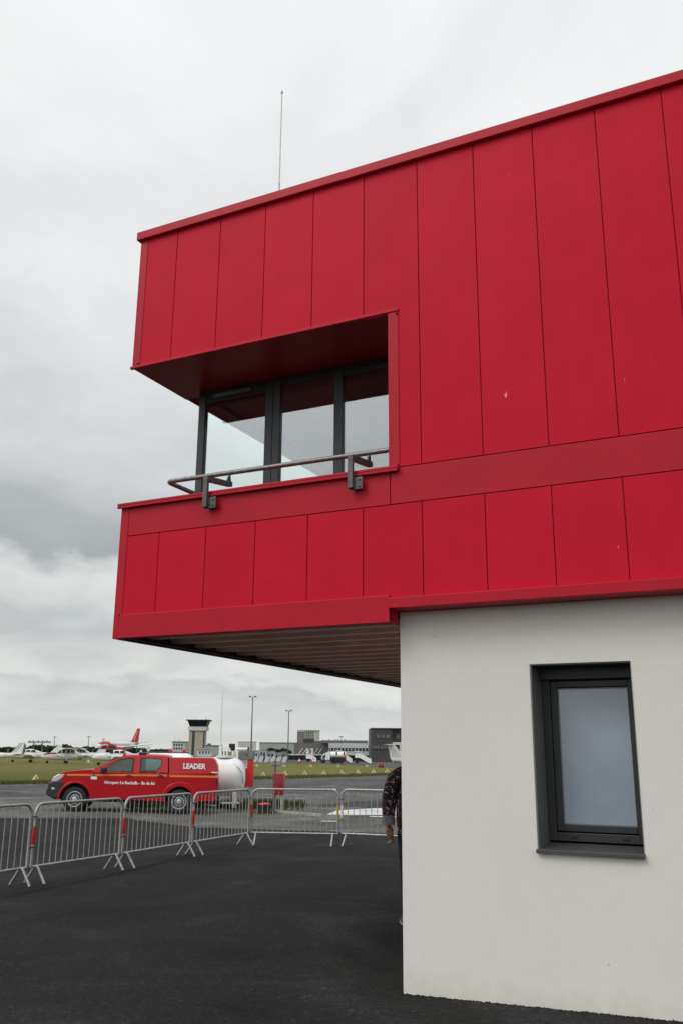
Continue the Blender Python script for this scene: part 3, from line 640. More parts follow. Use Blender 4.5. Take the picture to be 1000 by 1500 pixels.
for xs_, ys_ in ((ux(186), -.40), (ux(186), .40), (ux(228), -.38), (ux(228), .38)):
    m = MB(); m.hexa([(xs_, ys_ - .24, 1.10), (xs_ + .14, ys_ - .24, 1.10), (xs_ + .14, ys_ + .24, 1.10), (xs_, ys_ + .24, 1.10), (xs_ + .08, ys_ - .20, 1.42), (xs_ + .18, ys_ - .20, 1.42), (xs_ + .18, ys_ + .20, 1.42), (xs_ + .08, ys_ + .20, 1.42)], .03)
    m.box(xs_ + .10, xs_ + .18, ys_ - .12, ys_ + .12, 1.44, 1.58, .03); m.build('seat', SEAT, trk)
# orange kit bag with a white strap on the back seat
kb = []
for i in range(7):
    a = i / 6; r = sin(pi * (a * .86 + .07)); x = ux(204) + a * .52
    kb.append([(x, -.62 + .16 * cos(t_ * pi / 5), 1.12 + (.02 + .22 * r) * max(0, sin(t_ * pi / 5)) if 0 <= t_ <= 5 else 1.12) for t_ in range(10)])
bag = MB(); bag.loft(kb); bagt = tag(bag.build('kit_bag', mat('orange_cloth', (.62, .09, .035), .8, 0, .15, 9)), 'orange kit bag on the rear seat behind the pickup window', 'bag')
bagt.matrix_world = trk.matrix_basis.copy()
# canopy over the bed
can = pp((246.5, 1134.4), (246, 1109.6), (310, 1110.2), (314, 1113.5), (318, 1122), (319, 1134.4))
m = MB(); A = [(x, -(HW - .02 - max(0, z - 1.15) * .22), z) for x, z in can]; B = [(x, -y, z) for x, y, z in A]; m.loft([A, B]); m.build('canopy', TRED, trk, .03, seg=3)
m = MB(); m.box(ux(245), ux(246.4), -.74, .74, 1.23, 1.66); m.build('gap_seal', BLACK, trk, smooth=False)
for s_ in (-1, 1):
    y0, y1 = sorted((s_ * (HW - .06), s_ * (HW + .004)))
    m = MB(); m.prism(pp((309, 1130.8), (309, 1132.4), (318.4, 1132.6), (318.4, 1131)), 'y', *sorted((s_ * (HW - .14), s_ * (HW - .035)))); m.build('marker_lamp', TWHITE, trk, .006)
    m = MB(); m.prism(pp((314.6, 1140.6), (318.9, 1140.6), (318.9, 1154), (316.4, 1154.5), (315.6, 1146)), 'y', y0, y1); m.build('tail_light', TAIL, trk, .008)
    # stripe along the side
    m = MB(); yy = sorted((s_ * (HW + .0005), s_ * (HW + .003)))
    m.prism(pp((97, 1133.6), (97, 1136.4), (134, 1136.6), (199, 1136.8), (244, 1137.6), (244, 1134.8), (199, 1134.1), (134, 1133.9)), 'y', *yy)
    m.build('stripe', ORANGE, trk, smooth=False)
    m = MB(); m.prism(pp((247.5, 1135.4), (247.5, 1138.2), (317.5, 1139.2), (317.5, 1136.6)), 'y', *yy); m.build('stripe', ORANGE, trk, smooth=False)
    # doors: shut lines and handles
    for ln in (((142.5, 1132), (142.8, 1150), (144, 1167)), ((198.6, 1131.5), (198.8, 1150), (198, 1169)), ((244.6, 1131.5), (243.5, 1140), (240, 1154), (237.6, 1164)), ((143.5, 1167.6), (198, 1169.6), (237.4, 1165))):
        q = pp(*ln); m = MB()
        for a_, b_ in zip(q, q[1:]):
            t_ = Vector((b_[0] - a_[0], b_[1] - a_[1])).normalized() * .0055; n_ = (-t_[1], t_[0])
            m.prism([(a_[0] - n_[0], a_[1] - n_[1]), (b_[0] - n_[0], b_[1] - n_[1]), (b_[0] + n_[0], b_[1] + n_[1]), (a_[0] + n_[0], a_[1] + n_[1])], 'y', *sorted((s_ * (HW - .01), s_ * (HW + .0022))))
        m.build('shut_line', GAP, trk, smooth=False)
    for u in (188, 234.5):
        m = MB(); q = pp((u - 4.2, 1138.2), (u - 4.2, 1136.4), (u - 2, 1135), (u + 2, 1135), (u + 4.6, 1136.6), (u + 4.6, 1138)); m.prism(q, 'y', *sorted((s_ * (HW + .004), s_ * (HW + .03)))); m.build('door_handle', mat('handle_red', (.22, .006, .01), .3), trk, .006)
    m = MB(); xm = ux(150); m.hexa([(xm - .10, s_ * .90, 1.21), (xm + .08, s_ * .90, 1.19), (xm + .08, s_ * 1.10, 1.19), (xm - .10, s_ * 1.10, 1.21), (xm - .08, s_ * .90, 1.36), (xm + .09, s_ * .90, 1.38), (xm + .09, s_ * 1.09, 1.38), (xm - .08, s_ * 1.09, 1.36)], .035); m.tube([(xm + .04, s_ * .84, 1.22), (xm, s_ * .95, 1.26)], .03, 6); m.build('wing_mirror', BLACK, trk)
m = MB(); m.prism(pp((132.6, 1137.4), (132.6, 1141.4), (141.4, 1141.6), (141.4, 1137.6)), 'y', -HW - .005, -HW - .001); m.build('sticker', TWHITE, trk, smooth=False)
m = MB(); m.prism(pp((134.6, 1136.9), (136.8, 1132.2), (139.2, 1136.9)), 'y', -HW - .006, -HW - .0035); m.build('badge', mat('green_badge', (.02, .10, .07), .5), trk, smooth=False)
def side_text(s, u0, u1, v, hpx, m_, name, y, bold, dbl=0):
    size = hpx / 48.0 / .70
    o = text(s, size, m_, trk, name, SIDE, bold)
    xs = [p.co.x for p in o.data.vertices]; k_ = (ux(u1) - ux(u0)) / (max(xs) - min(xs)); mn = min(xs)
    for p in o.data.vertices: p.co.x = ux(u0) + (p.co.x - mn) * k_; p.co.z += vz((u0 + u1) / 2, v); p.co.y += y
    if dbl:                                              # heavier strokes: the letters once more, a hair to the side and proud
        b_ = bmesh.new(); b_.from_mesh(o.data); g = bmesh.ops.duplicate(b_, geom=b_.verts[:] + b_.edges[:] + b_.faces[:])
        for q in g['geom']:
            if isinstance(q, bmesh.types.BMVert): q.co.x += dbl; q.co.y -= .0007
        b_.to_mesh(o.data); b_.free()
side_text('Aéroport La Rochelle - Ile de Ré', 151.8, 226, 1148.8, 4.6, TWHITE, 'lettering', -HW - .003, 0, .010)
lt = side_text('LEADER', 265.8, 299.2, 1126.0, 7.6, TWHITE, 'lettering', -(HW - .02 - .21 * .22) - .010, .010)
# beacon bar and its foot
m = MB(); xb = ux(203); m.box(xb - .14, xb + .14, -.55, .55, 1.745, 1.80, .02); bb = m.build('light_bar', BLACK, trk)
for y in (-.42, .0, .42):
    m = MB(); m.box(xb - .13, xb + .13, y - .13, y + .13, 1.802, 1.875, .03); m.build('beacon_lens', mat('beacon_blue', (.012, .035, .045), .2), bb)
m = MB(); m.box(xb - .08, xb + .07, -.10, .10, 1.877, 1.985, .02); m.tube([(xb - .02, .0, 1.98), (xb - .02, 0, 2.03)], .02, 8); m.build('loudspeaker', BLACK, bb)
m = MB(); m.lathe([(.05, 0), (.055, .03), (.055, .10), (.03, .14), (.001, .145)], 'z', (ux(175), -.35, 1.70), 12); m.build('beacon', mat('beacon_red', (.55, .02, .02), .25), trk)
m = MB(); m.box(ux(318), ux(321.5), -.80, .80, .46, .60, .03); m.build('rear_bumper', TRIM, trk)
m = MB(); m.prism(pp((122, 1170.5), (128, 1167), (132, 1168), (128, 1173)), 'y', -HW + .05, HW - .05); m.build('mud_flap', BLACK, trk)
m = MB(); m.tube([(ux(300), -.55, .30), (ux(318), -.62, .26)], .03, 8); m.build('exhaust_pipe', GALV, trk)
m = MB(); m.prism(pp((253, 1146), (253, 1141.5), (254.5, 1140.5), (259, 1140.5), (260.5, 1141.5), (260.5, 1146), (259, 1147), (254.5, 1147)), 'y', -HW - .006, -HW + .01); m.build('fuel_flap', TRED, trk, .003)

# ------------------------------------------------------------------ fuel station behind the pickup
def place(u, zc):
    p = P(u, 1100, zc); return Vector((p.x, p.y, gz(p.x) - .008))
def ang(): return YAW
def loc_px(zc): return zc / FPX
def local(zc, u0, vb=None):
    """returns X(u), Z(v) in metres for an upright thing at depth zc whose local origin stands at pixel column u0"""
    o = place(u0, zc); k_ = zc / FPX
    hz = 1097.3 + u0 * .00807
    return o, (lambda u: (u - u0) * k_), (lambda v: (H - o.z) - (v - hz) * k_ / 1.035)
o, X, Z = local(31.5, 300)
tank = thing('fuel_tank', 'large white horizontal fuel tank with a domed end behind the red pickup', 'fuel tank', o, YAW + .05)
r = (Z(1109.5) - Z(1166)) / 2; zc_t = Z(1166) + r; xe = X(359.5)
def ring(x, rr): return [(x, r + rr * cos(2 * pi * i / 40), zc_t + rr * sin(2 * pi * i / 40)) for i in range(40)]
rings = [ring(-1.1 - .5 * (1 - cos(a)) * 0, r) for a in (0,)] + [ring(X(300), r), ring(X(338), r)]
x0 = X(338); dl = xe - x0
for i in range(1, 9):
    a = i / 8 * pi / 2; rings.append(ring(x0 + dl * sin(a), max(.03, r * (cos(a) ** .62))))
m = MB(); m.loft([ring(-1.5, r * .5), ring(-1.42, r * .85), ring(-1.25, r)] + rings); m.build('shell', WHITE, tank, ang=60)
m = MB(); m.lathe([(.34, 0), (.34, .05), (.30, .06), (.30, .085), (.001, .09)], 'z', (X(328), r, zc_t + r - .015), 24); m.build('manhole', WHITE_D, tank)
m = MB(); m.tube([(x0 + .12, r - r * .72, zc_t + r * .66), (x0 + .32, r - r * .80, zc_t + r * .42), (x0 + .42, r - r * .82, zc_t + .12), (x0 + .46, r - r * .78, zc_t - .22)], .009, 6); m.build('cable', DARK, tank)
m = MB(); m.tube([(x0 + .36 + .10 * cos(a), r - r * .90, zc_t - .34 + .10 * sin(a)) for a in [i * pi / 8 for i in range(16)]], .010, 6, closed=True); m.build('hatch_ring', WHITE_D, tank)
for x in (-.9, X(345)):
    m = MB(); m.box(x - .06, x + .06, r - .55, r + .55, .02, Z(1160)); m.build('leg', WHITE_D, tank, .01)
m = MB(); m.box(X(326), X(352), .2, .5, Z(1177), Z(1174.5)); m.build('base_rail', WHITE_D, tank, .01)
for u, hgt in ((322, 1093), (326.5, 1094.5), (331, 1096)):
    x = X(u); zt = Z(hgt); z0 = Z(1109)
    m = MB(); m.tube([(x, r, z0), (x, r, zt - .07)] + [(x + .05 - .05 * cos(a), r, zt - .05 + .05 * sin(a)) for a in [pi * i / 6 for i in range(1, 7)]] + [(x + .10, r, zt - .12)], .024, 8); m.build('vent_pipe', WHITE, tank)
o, X, Z = local(36, 240)
t2 = thing('fuel_tank', 'white long tank with a dark pipe along its top, just showing above the pickup cab', 'fuel tank', o, YAW)
r = .62; zc_t = Z(1103.2) - r
def ring(x, rr): return [(x, .7 + rr * cos(2 * pi * i / 32), zc_t + rr * sin(2 * pi * i / 32)) for i in range(32)]
rs_ = [ring(X(206), .2), ring(X(207), .45), ring(X(211), r), ring(X(268), r)]
for i in range(1, 7): a = i / 6 * pi / 2; rs_.append(ring(X(268) + .40 * sin(a), max(.05, r * cos(a) ** .6)))
m = MB(); m.loft(rs_); m.build('shell', WHITE, t2, ang=60)
m = MB(); m.tube([(X(209), .72, Z(1101.6)), (X(272), .72, Z(1102.2)), (X(273.5), .72, Z(1104))], .022, 8); m.build('pipe', DARK, t2)
for u in (245.5, 265.5):
    m = MB(); m.lathe([(.03, -.08), (.03, 0), (.075, .02), (.075, .09), (.03, .11)], 'z', (X(u), .72, Z(1101.5)), 12); m.build('valve_cap', mat('valve_red', (.6, .02, .05), .4), t2)
for x in (X(214), X(262)):
    m = MB(); m.box(x - .07, x + .07, .2, 1.2, .0, zc_t - .3); m.build('leg', WHITE_D, t2, .01)
# pump board: red panel, grey cabinet, notice
o, X, Z = local(32.5, 362)
pb_ = thing('pump_board', 'tall red pump board with a grey cabinet on top, right of the white tank', 'fuel pump', o, YAW)
PRED = mat('signal_red', (.62, .018, .016), .45, 0, .04, 3)
m = MB(); m.box(X(354), X(372), .06, .22, Z(1152), Z(1124.6)); m.build('panel', PRED, pb_, .008)
m = MB(); m.box(X(363.5), X(371.6), .055, .22, Z(1124.4), Z(1113)); m.build('panel', PRED, pb_, .008)
m = MB(); m.box(X(350.5), X(372.6), .02, .34, Z(1112.6), Z(1100.2)); cb = m.build('cabinet', mat('cabinet_grey', (.16, .165, .16), .5, .2, .1, 5), pb_, .012)
m = MB(); m.box(X(366.5), X(371), .008, .019, Z(1108), Z(1102)); m.build('door', mat('cabinet_door', (.22, .225, .22), .5), cb, .004)
m = MB(); m.lathe([(.03, -.012), (.03, .0)], 'y', (X(362), .019, Z(1106)), 10); m.build('lock', BLACK, cb)
m = MB(); m.box(X(352), X(363.2), .045, .07, Z(1125.6), Z(1113.2)); nt_ = m.build('notice', mat('notice_paper', (.34, .34, .33), .6), pb_, smooth=False)
m = MB(); m.box(X(352.6), X(362.8), .041, .0445, Z(1125.2), Z(1119.4)); m.build('notice_field', TWHITE, nt_, smooth=False)
tx_ = text('CH', .13, mat('notice_red', (.5, .05, .06), .6), nt_, 'lettering', Matrix.Translation((X(356), .0405, Z(1123.6))) @ SIDE, .004)
for x in (X(356), X(369.5)):
    m = MB(); m.box(x - .03, x + .03, .10, .18, 0, Z(1152.2)); m.build('leg', GALV, pb_, .005)
m = MB(); m.box(X(347.6), X(349), .05, .12, 0, Z(1101)); m.build('post', WHITE, pb_, .006)
for k_ in range(6):
    m = MB(); m.box(X(343), X(347.5), .06, .10, Z(1112 - k_ * 1.9) , Z(1111 - k_ * 1.9)); m.build('rung', WHITE, pb_, smooth=False)
m = MB(); m.box(X(340), X(342.6), .05, .12, Z(1113), Z(1101)); m.tube([(X(341.3), .085, 0), (X(341.3), .085, Z(1113))], .03, 8); m.build('post', WHITE, pb_, .006)
m = MB(); m.tube([(X(345), .5, Z(1097.4)), (X(361), .5, Z(1097.4))], .055, 10); m.tube([(X(346), .5, 0), (X(346), .5, Z(1098))], .035, 8); p_ = m.build('overhead_pipe', WHITE, pb_)
m = MB(); m.lathe([(.075, 0), (.075, .05), (.001, .055)], 'x', (X(361), .5, Z(1097.4)), 12); m.build('end_cap', BLACK, p_)
o, X, Z = local(35, 339.5)
sg = thing('signal_box', 'black square signal box seen from behind on a pole above the white tank', 'signal', o, YAW)
m = MB(); m.box(X(335.4), X(344.2), .0, .10, Z(1099.6), Z(1089.4), .012); m.build('housing', BLACK, sg)
m = MB(); m.tube([(X(341.5), .05, 0), (X(341.5), .05, Z(1099.4))], .022, 8); m.build('pole', WHITE, sg)
# hose cabinet, its sign post, hose reel, weeds
o, X, Z = local(30.0, 408)
hc = thing('hose_cabinet', 'red upright hose cabinet standing on the weedy island', 'hose cabinet', o, YAW - .28)
m = MB(); m.box(X(400.4), X(415.4), .0, .26, Z(1164), Z(1134.6), .012); m.build('body', mat('cabinet_red', (.33, .012, .014), .4, 0, .08, 4), hc)
m = MB(); m.box(X(399.8), X(416), -.015, .28, Z(1134.4), Z(1133.2), .006); m.build('lid', PRED, hc)
m = MB(); m.box(X(403.8), X(414.6), -.012, -.001, Z(1162.5), Z(1136.5), .004); m.build('door', mat('door_red', (.27, .010, .012), .38), hc)
for u in (402.5, 413): 
    m = MB(); m.box(X(u) - .02, X(u) + .02, .06, .2, -.02, Z(1164.2)); m.build('leg', GALV, hc)
o, X, Z = local(29.5, 404)
sp_ = thing('sign_post', 'thin grey post with two pale plates, in front of the red hose cabinet', 'sign post', o, YAW)
m = MB(); m.tube([(0, 0, -.02), (0, 0, Z(1114))], .024, 8); m.build('pole', IRON, sp_)
FADE = mat('faded_plate', (.27, .27, .25), .6, 0, .1, 6)
for a, b in ((398.3, 403.0), (405.0, 411.0)):
    m = MB(); m.box(X(a), X(b), -.012, -.002, Z(1128), Z(1115)); m.build('plate', FADE, sp_, .003)
m = MB(); m.box(X(398.3), X(411), -.0215, -.0135, Z(1122), Z(1121)); m.build('strut', IRON, sp_, smooth=False)
o, X, Z = local(29.2, 389)
hrl = thing('hose_reel', 'squat black hose reel with a red cover, on the weeds below the hose cabinet', 'hose reel', o, YAW)
m = MB(); m.lathe([(.19, .0), (.205, .04), (.19, .09), (.20, .13), (.19, .18), (.20, .22), (.18, .27)], 'z', (0, .2, 0), 24); m.build('hose', BLACK, hrl)
m = MB(); m.lathe([(.20, .272), (.21, .285), (.19, .315), (.001, .33)], 'z', (0, .2, 0), 24); m.build('cover', PRED, hrl)
m = MB(); m.tube([(.24, .05, 0), (.30, .0, .18), (.24, .0, .30)], .02, 8); m.build('handle', DARK, hrl)
def leafmat(name, c1, c2):
    def b(nt, bs):
        t = nt.nodes.new('ShaderNodeTexCoord').outputs['Object']
        nt.links.new(_ramp(nt, _noise(nt, t, 3.5, 3), [(.3, c1), (.7, c2)]), bs.inputs['Base Color']); bs.inputs['Roughness'].default_value = .8; bs.inputs['Specular IOR Level'].default_value = .2
    return ramp_mat(name, b)
WEED = leafmat('weed_leaf', (.022, .040, .010), (.075, .095, .03))
def blades(name, n, pick, hr_, wr, m_, seed):
    rs = random.Random(seed); verts, faces = [], []
    for _ in range(n):
        x, y = pick(rs); h = rs.uniform(*hr_); a = rs.uniform(0, 2 * pi); w_ = rs.uniform(*wr); l = rs.uniform(0, .5) * h; b = rs.uniform(0, 2 * pi); z = gz(x) - .012
        dx, dy = cos(a) * w_, sin(a) * w_; i = len(verts)
        verts += [(x - dx, y - dy, z), (x + dx, y + dy, z), (x + dx * .8 + cos(b) * l * .4, y + dy * .8 + sin(b) * l * .4, z + h * .6), (x + cos(b) * l, y + sin(b) * l, z + h)]
        faces += [(i, i + 1, i + 2), (i, i + 2, i + 3)]
    me = bpy.data.meshes.new(name); me.from_pydata(verts, [], faces); me.materials.append(m_)
    ob = bpy.data.objects.new(name, me); COL.objects.link(ob); ob['kind'] = 'stuff'; return ob
def pick_weed(rs):
    u = rs.uniform(182, 446)
    if 330 < u < 420 or rs.random() < .35: v = rs.gauss(1180.5, 2.4)
    else: u = rs.choice((rs.gauss(350, 26), rs.gauss(212, 14), rs.gauss(395, 24), rs.gauss(290, 30))); v = rs.gauss(1180, 2)
    p = G(min(max(u, 180), 448), min(max(v, 1173), 1187)); return p.x, p.y
blades('weeds', 5200, pick_weed, (.06, .26), (.008, .022), WEED, 11)
def pick_dry(rs):
    p = G(rs.gauss(392, 30), rs.gauss(1188, 3)); return p.x, p.y
blades('dry_grass', 1500, pick_dry, (.02, .07), (.006, .014), leafmat('dry_leaf', (.10, .095, .045), (.17, .15, .08)), 12)
GE = leafmat('edge_grass', (.065, .078, .024), (.15, .14, .05))
def pick_edge(rs):
    k_ = rs.random(); u = -60 + 680 * k_
    v = 1149 - 8 * u / 400 if u < 400 else 1141 - 5 * (u - 400) / 160
    p = G(u, v - abs(rs.gauss(0, 1.4))); return p.x + rs.gauss(0, .12), p.y + rs.gauss(0, .12)
blades('grass_tufts', 14000, pick_edge, (.06, .2), (.015, .05), GE, 13)
# ------------------------------------------------------------------ aerodrome markers on the field
YEL = mat('marker_yellow', (.66, .61, .30), .6, 0, .12, 4); PALE = mat('marker_pale', (.60, .57, .38), .6)
def marker(u, v, wpx, m_, label, group, hpx=7, rz=0):
    p = G(u, v); zc = (p - EYE).dot(FWD); k_ = zc / FPX; w_ = wpx * k_ / 2; h = hpx * k_ / 1.035
    t = thing('field_marker', label, 'marker', (p.x, p.y, p.z), YAW + rz, group)
    for s_ in (-1, 1):
        m = MB(); m.hexa([(s_ * w_, -w_ * .9, 0), (s_ * (w_ - .05), -w_ * .9, 0), (s_ * (w_ - .05), w_ * .9, 0), (s_ * w_, w_ * .9, 0), (0, -w_ * .5, h), (-s_ * .04, -w_ * .5, h - .01), (-s_ * .04, w_ * .5, h - .01), (0, w_ * .5, h)]); m.build('panel', m_, t, smooth=False)
    m = MB(); m.prism([(-w_ * .93, .01), (w_ * .93, .01), (0, h * .97)], 'y', -w_ * .42, w_ * .42); m.build('core', m_, t, smooth=False)
ORD = ['first', 'second', 'third', 'fourth', 'fifth', 'sixth', 'seventh', 'eighth']
for i, (u, v) in enumerate([(385.6, 1136), (417.6, 1135.6), (446.4, 1135), (474.4, 1134.6), (500.4, 1134), (524, 1133.4), (546.6, 1132.8), (566.5, 1132)]):
    marker(u, v, 8 if i not in (0, 7) else 7, YEL if i not in (0,) else PALE, f'pale yellow tent-shaped marker, {ORD[i]} from the left in the near row right of the pickup', 'yellow markers in the near row on the grass', 6.2 if i else 5.4)
for i, (u, v) in enumerate([(376, 1123), (415.8, 1123.2), (455, 1123.4), (495, 1123.6), (537, 1123.6)]):
    marker(u, v, 6, PALE, f'small pale marker, {ORD[i]} from the left in the far row on the grass', 'small markers in the far row on the grass', 4.5)
marker(53, 1142, 9, YEL, 'yellow marker alone on the grass left of the pickup bonnet', None, 7, .5)
marker(129.5, 1117, 5, mat('marker_white', (.72, .72, .70), .5), 'small white marker on the grass under the tail of the high-wing aeroplane', None, 4.5)

# ------------------------------------------------------------------ aircraft
def ell(x, zc, ry, rz, n=16, p=1.0): return [(x, ry * cos(2 * pi * i / n), zc + rz * sin(2 * pi * i / n)) for i in range(n)]
def wingbox(mb, root, tip, cr_, ct_, th):
    """root/tip: leading-edge points; chord runs to +x"""
    R = []
    for (x, y, z), c, t_ in ((root, cr_, th), (tip, ct_, th * .6)):
        R.append([(x, y, z), (x + c * .15, y, z + t_ * .55), (x + c * .45, y, z + t_ * .6), (x + c, y, z + .01), (x + c * .6, y, z - t_ * .3), (x + c * .15, y, z - t_ * .4)])
    mb.loft(R)
AW = mat('aircraft_white', (.70, .71, .70), .35, 0, .06, 1.5); MAROON = mat('maroon_paint', (.13, .008, .018), .4); AGREY = mat('aircraft_grey', (.10, .105, .11), .5); AGLASS = mat('aircraft_window', (.02, .024, .028), .15)
def light_plane(label, u, zc, rz, high=False, L=8.2, fin_c=AW, nose_c=AGREY, wing_span=10.6, fin_h=1.0, ttail=False, canopy=True, reg=None, sc=1.0, group='light aircraft parked on the grass', gear=True, stripes=False):
    o = place(u, zc); o.z = gz(o.x)
    t = thing('light_aircraft', label, 'aeroplane', o, rz, group); t.scale = (sc, sc, sc)
    zf = .95 if high else 1.0
    st = [(0, zf, .10, .10), (.18, zf, .34, .30), (.7, zf + .02, .46, .42), (1.7, zf + .02, .55, .52), (2.4, zf + .08, .58, .60 if high else .52), (3.6, zf + .06, .58, .58 if high else .52), (4.6, zf + .06, .46, .44), (6.3, zf + .12, .24, .26), (L - .15, zf + .22, .08, .14), (L, zf + .24, .02, .04)]
    m = MB(); m.loft([ell(*q) for q in st]); fu = m.build('fuselage', AW, t, ang=60)
    m = MB(); m.loft([ell(.19, zf + .06, .335, .28), ell(.7, zf + .08, .475, .40), ell(1.8, zf + .10, .57, .49), ell(1.86, zf + .10, .50, .40)]); m.build('cowling', AW if high else nose_c, t, ang=60)
    if high and nose_c is MAROON:
        m = MB(); m.loft([ell(.17, zf + .20, .30, .16), ell(.7, zf + .26, .44, .24), ell(1.9, zf + .36, .50, .24), ell(2.1, zf + .38, .40, .12)]); m.build('cowl_top', MAROON, t, ang=60)
    m = MB()
    for s_ in (-1, 1):
        q = [(1.9, zf + .02), (6.4, zf + .16), (6.4, zf + .20), (1.9, zf + .12)]
        ys = lambda x: s_ * ((.595 - max(0, x - 3.6) * .125))
        A = [(x, ys(x), z) for x, z in q]; B = [(x, ys(x) - s_ * .06, z) for x, z in q]; m.loft([A, B])
    m.build('side_stripe', AGREY if not high else MAROON, t, smooth=False)
    # cabin
    if high:
        zt = 2.02
        m = MB(); m.loft([[(1.75, -.45, zf + .45), (1.75, .45, zf + .45), (1.78, .4, zf + .5), (1.78, -.4, zf + .5)], [(2.45, -.52, zf + .5), (2.45, .52, zf + .5), (2.5, .42, zt - .05), (2.5, -.42, zt - .05)], [(4.2, -.50, zf + .45), (4.2, .50, zf + .45), (4.1, .40, zt - .05), (4.1, -.40, zt - .05)], [(5.3, -.30, zf + .36), (5.3, .30, zf + .36), (5.2, .24, zf + .42), (5.2, -.24, zf + .42)]]); m.build('cabin', AW, t)
        for a, b in ((2.02, 2.5), (2.62, 3.1), (3.2, 3.7), (3.8, 4.35)):
            m = MB(); m.prism([(a, zf + .50), (b, zf + .50), (b - .04, zt - .16), (max(a + .06, 2.38), zt - .16)], 'y', -.525, .525); m.build('cabin_window', AGLASS, t, smooth=False)
        zw = zt - .06; xw = 2.5
    else:
        m = MB(); m.loft([ell(1.9, zf + .42, .40, .05, 12), ell(2.5, zf + .46, .50, .42, 12), ell(3.3, zf + .48, .50, .48, 12), ell(4.1, zf + .42, .44, .34, 12), ell(5.0, zf + .34, .26, .10, 12)]); m.build('canopy', AW, t, ang=60)
        for a, b in ((2.02, 2.5), (2.6, 3.2), (3.3, 3.95)):
            m = MB(); m.prism([(a, zf + .50), (b, zf + .50), (b - .06, zf + .80), (a + .22 if a < 2.3 else a + .02, zf + .80)], 'y', -.515, .515); m.build('cabin_window', AGLASS, t, smooth=False)
        zw = zf - .30; xw = 2.3
    for s_ in (-1, 1):
        m = MB(); wingbox(m, (xw, s_ * .1, zw), (xw + .25, s_ * wing_span / 2, zw + (.12 if high else .42)), 1.55, 1.05, .17); m.build('wing', AW, t, ang=50)
        if high:
            m = MB(); m.tube([(xw + .5, s_ * .55, zf - .25), (xw + .55, s_ * 2.5, zw + .05)], .045, 6); m.build('wing_strut', AW, t)
    # tail
    zt0 = zf + .25; fh = fin_h + .55
    m = MB(); q = [(L - 2.1, zt0 - .05), (L - 1.35, zt0 + .22), (L - .35, zt0 + fh), (L + .28, zt0 + fh + .02), (L + .02, zt0 - .05)]
    m.prism(q, 'y', -.045, .045); fn = m.build('fin', AW if fin_c is MAROON else fin_c, t, .03)
    if fin_c is MAROON:
        m = MB(); m.prism([(L - .78, zt0 + fh * .62), (L - .36, zt0 + fh + .01), (L + .29, zt0 + fh + .03), (L + .18, zt0 + fh * .62)], 'y', -.055, .055); m.build('fin_tip', MAROON, fn, smooth=False)
    if stripes:
        for k_ in (0, 1):
            x_ = L - 1.15 + .32 * k_; m = MB(); m.prism([(x_, zt0 + .3), (x_ + .10, zt0 + .3), (x_ + .86, zt0 + fh * .95), (x_ + .76, zt0 + fh * .95)], 'y', -.05, .05); m.build('fin_stripe', AGREY, fn, smooth=False)
        m = MB(); m.prism([(L + .02, zt0), (L + .28, zt0 + fh * .96), (L + .5, zt0 + fh * .7), (L + .3, zt0)], 'y', -.03, .03); m.build('rudder', AGREY, t, smooth=False)
    zs = zt0 + (fh if ttail else .05); xs_ = L - (.25 if ttail else 1.0)
    for s_ in (-1, 1):
        m = MB(); wingbox(m, (xs_, s_ * .03, zs), (xs_ + .22, s_ * 1.75, zs), .95, .62, .09); m.build('tailplane', AW, t, ang=50)
    # propeller, gear
    m = MB(); m.lathe([(.001, -.20), (.09, -.12), (.14, .0), (.14, .04)], 'x', (0, 0, zf), 12); m.build('spinner', AW, t)
    for s_ in (-1, 1):
        m = MB(); m.hexa([(-.06, -.03, zf), (-.02, .06, zf), (-.0, .06, zf), (-.04, -.03, zf), (-.06, -.07, zf + s_ * .95), (-.04, .05, zf + s_ * .95), (-.02, .05, zf + s_ * .95), (-.04, -.07, zf + s_ * .95)]); m.build('propeller_blade', WHITE_D, t, smooth=False)
    for x, y in ((.75, 0), (3.3, -1.25), (3.3, 1.25)):
        m = MB(); m.lathe([(.08, -.08), (.19, -.08), (.21, 0), (.19, .08), (.08, .08)], 'y', (x, y, .21), 14); wl_ = m.build('wheel', BLACK, t)
        m = MB(); m.tube([(x, y, .24), (x, y * .45, zf - .3)], .04, 6); m.build('strut', AW, wl_)
    if reg:
        text(reg, .42, AGREY, t, 'lettering', Matrix.Translation((4.85, -.50, zf - .10)) @ Matrix.Rotation(.12, 4, 'Z') @ SIDE, .006)
    return t
light_plane('white high-wing aeroplane with maroon nose stripe and maroon fin tip, on the grass', 62.5, 126, YAW + .38, True, 8.6, MAROON, MAROON, 11, .75, reg='N2108S')
light_plane('white low-wing aeroplane with grey side stripe at the left, nose to the left', 12.5, 134, YAW + .25, False, 7.4, AW, AGREY, 10.5, .7)
light_plane('white aeroplane of which only the swept striped tail fin enters the picture, far left', -57, 118, YAW - .05, False, 8.2, AW, AGREY, 10.6, .95, stripes=True)
light_plane('white high-wing aeroplane half hidden behind the maroon-striped one', 92, 172, YAW + .15, True, 7.6, AW, AW, 11.5, .3)
light_plane('white aeroplane with bent-down nose just left of the pickup windscreen', 137, 113, YAW + .25, False, 6.8, AW, AW, 9.5, .6)
light_plane('white aeroplane with a T-shaped tail at the right, mostly hidden behind the person', 693, 88, YAW + pi + .10, False, 8.2, AW, AW, 10, .80, ttail=True)

